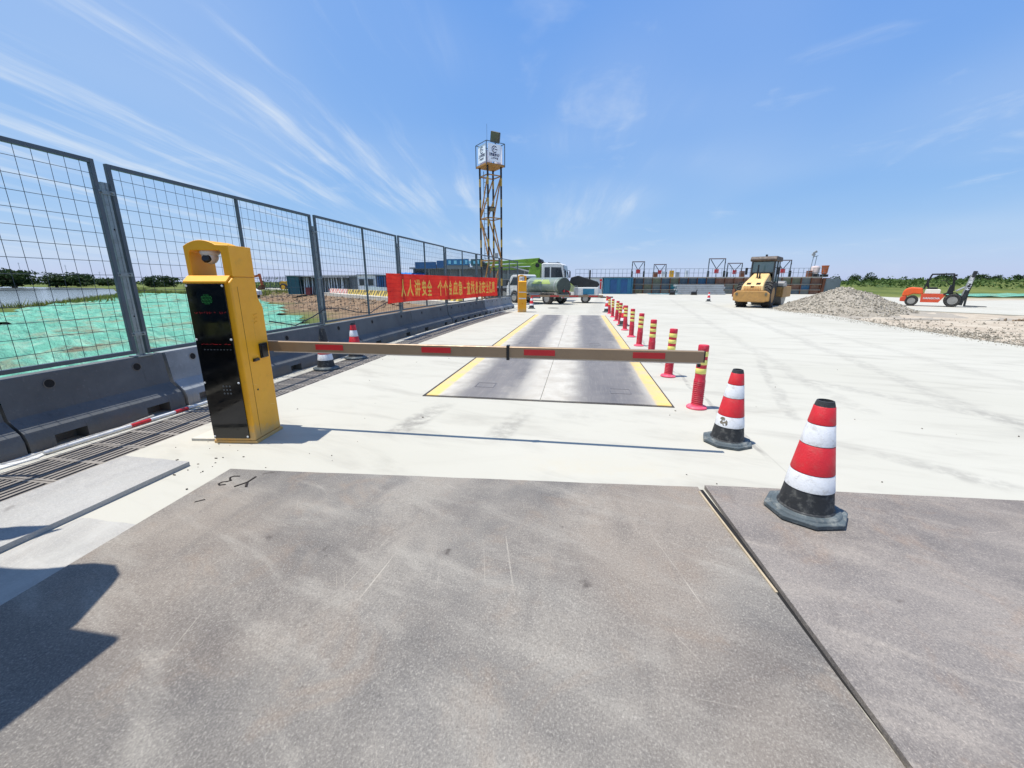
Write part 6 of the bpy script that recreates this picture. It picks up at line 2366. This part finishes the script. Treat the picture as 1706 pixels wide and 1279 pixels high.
# ---- white car on the far bank track
c_ = at(420, 494, 47)
t = thing('white_car', 'white car seen through the fence right of the yellow box', 'car', (c_.x - 1.4, 47.5, ground_h(c_.x, 47.5) + .05), R(-12))
prof = [(-2.0, .35), (-2.05, .75), (-1.9, .95), (-1.2, 1.02), (-.65, 1.42), (.75, 1.45), (1.45, 1.05), (2.05, .95), (2.1, .4)]
MB().prism(prof, -.82, .82, 'Y').build('body', WHITEP, t, smooth=25, bevel=.06)
for s_ in (-1, 1):
    MB().prism([(-1.05, 1.04), (-.58, 1.36), (-.02, 1.38), (-.02, 1.02)], s_ * .821 - .002, s_ * .821 + .004, 'Y').build('side_window', GLASS_D, t, smooth=0)
    MB().prism([(.06, 1.02), (.06, 1.38), (.70, 1.38), (1.25, 1.04)], s_ * .821 - .002, s_ * .821 + .004, 'Y').build('side_window', GLASS_D, t, smooth=0)
    for x in (-1.25, 1.3):
        wheel(t, x, s_ * .74, .32, .2)
MB().beam((-1.22, 0, 1.03), (-.68, 0, 1.42), 1.3, .02).build('windscreen', GLASS_D, t, smooth=0)

# ---- excavator and loader far left
Yx = 64
c_ = at(416, 478, Yx)
t = thing('excavator', 'distant orange brown excavator with its arm stretched to the right, behind the fence', 'excavator', (c_.x - 1.6, Yx, .0), 0)
for s_ in (-1, 1):
    MB().prism([(-1.7, .25), (-1.4, .0), (1.4, .0), (1.7, .25), (1.6, .65), (-1.6, .65)], s_ * 1.0 - .25, s_ * 1.0 + .25, 'Y').build('track', BLACKP, t, smooth=0)
MB().prism([(-1.7, .75), (-1.8, 1.6), (.3, 1.7), (.8, 1.2), (.8, .75)], -1.1, 1.1, 'Y').build('house', EXO, t, smooth=0, bevel=.05)
MB().prism([(-.1, 1.705), (-.05, 2.35), (.6, 2.35), (.85, 1.3), (.82, 1.21), (.35, 1.72)], .15, 1.05, 'Y').build('cab', GLASS_D, t, smooth=0)
MB().prism([(.7, 1.15), (.5, 1.45), (1.4, 2.35), (3.8, 2.72), (3.9, 2.45), (1.8, 2.05)], -.25, .1, 'Y').build('boom', EXO, t, smooth=0)
MB().prism([(3.7, 2.85), (4.05, 2.9), (4.3, 1.0), (4.05, .95)], -.22, .08, 'Y').build('stick', EXO, t, smooth=0)
MB().prism([(4.0, .95), (4.4, 1.0), (4.2, .25), (3.5, .2), (3.6, .6)], -.5, .4, 'Y').build('bucket', RUST, t, smooth=0)
MB().tube((1.2, -.08, 1.9), (2.9, -.08, 2.7), .07, n=6).build('cylinder', GREYP, t)
Yx = 66
c_ = at(490, 479, Yx)
t = thing('wheel_loader', 'distant yellow construction machine parked behind the site road', 'loader', (c_.x, Yx, 0), R(8))
for x in (-1.3, 1.2):
    for s_ in (-1, 1):
        wheel(t, x, s_ * .95, .62, .45, rim=YELM)
MB().prism([(-2.0, .75), (-2.1, 1.35), (-1.9, 1.55), (-.5, 1.6), (-.4, 1.1), (2.0, 1.05), (2.0, .7)], -.75, .75, 'Y').build('body', YELM, t, smooth=0, bevel=.05)
b = MB()
for x in (-.35, 1.0):
    for y in (-.7, .7):
        b.beam((x, y, 1.05), (x, y, 2.45), .10)
b.build('cab_frame', mat('loader_frame', rgb(70, 70, 60), .6), t, smooth=0)
MB().bx((-.5, -.8, 2.46), (1.15, .8, 2.58)).build('cab_roof', mat('loader_frame', (0, 0, 0)), t, smooth=0)
MB().bx((.1, -.3, 1.11), (.5, .3, 1.7)).build('seat', BLACKP, t, smooth=0)
MB().beam((.9, -.5, 1.1), (2.6, -.5, .6), .2).build('arm', YELM, t, smooth=0)
MB().prism([(2.3, .2), (2.4, 1.0), (3.0, .9), (3.2, .15)], -1.2, 1.2, 'Y').build('bucket', YELM, t, smooth=0)

# far thin fence left of the containers
ff = thing('site_fence', 'thin distant dark fence of upright bars on the embankment, far left', 'fence', (0, 70, 0))
a, c_ = at(440, 470, 70), at(506, 470, 70)
pp = None
for k in range(26):
    if pp is None:
        pp = MB().bx((-.03, -.03, .0), (.03, .03, 2.5)).build('bar', STEEL_DK, ff, smooth=0)
        o = pp
    else:
        o = pp.copy()
        COL.objects.link(o)
    o.location.x = a.x + (c_.x - a.x) * k / 25
for z in (.5, 2.3):
    MB().bx((a.x, .031, z - .025), (c_.x, .06, z + .025)).build('rail', STEEL_DK, ff, smooth=0)
# power poles far across the river
for k, (px, top, Y_) in enumerate(((108, 441, 260), (165, 452, 300), (30, 437, 260))):
    c_ = at(px, top, Y_)
    t = thing('power_pole', ['slender far pole above the second tree across the river', 'slender far pole right of the third tree across the river', 'slender far pole behind the leftmost tree across the river'][k], 'pole', (c_.x, Y_, -.5), 0, 'far poles')
    MB().tube((0, 0, 0), (0, 0, c_.z + .5), .16, .10, 6).build('mast', GREYP, t)
    MB().beam((-1.2, 0, c_.z - .4), (1.2, 0, c_.z - .4), .12).build('crossarm', GREYP, t, smooth=0)

# ---- unseen truck added just left of the frame (its roof and visor throw the shadow in the corner)
t = thing('shadow_truck', 'unseen dark truck added to cast the corner shadow, outside the left edge of the picture', 'truck', (-3.62, 0, 0))
MB().bx((-1.05, -4.2, .95), (1.03, .99, 2.40)).build('body', mat('truck_paint', rgb(70, 90, 110), .4, 0, .05), t, smooth=0, bevel=.03)
v_ = MB().prism([(-1.0, .992), (-1.0, 1.28), (.0, 1.28), (.2, 1.30), (.48, 1.38), (.60, 1.385), (.70, 1.33), (.745, 1.26), (.86, 1.03), (.86, .992)], 1.92, 2.03, 'Z')
v_.build('shadow_visor', BLACKP, t, smooth=0)  # outline shaped to cast the rounded bulge of the corner shadow
MB().prism([(-.06, 1.63), (-.42, 1.53), (-.9, 1.42), (-.9, 1.2), (-.45, 1.3), (-.16, 1.46)], 1.80, 1.86, 'Z').build('mirror', BLACKP, t, smooth=0)  # added wedge, outlined to cast the pointed shadow on the raised plate
for y in (-3.4, -.2):
    for s_ in (-.8, .8):
        w_o = wheel(t, 0, s_, .46, .28)
        w_o.location = (s_, y, .46)
        w_o.rotation_euler.z = R(90)
MB().bx((-.7, -4.0, .6), (.7, .8, .94)).build('chassis', BLACKP, t, smooth=0)
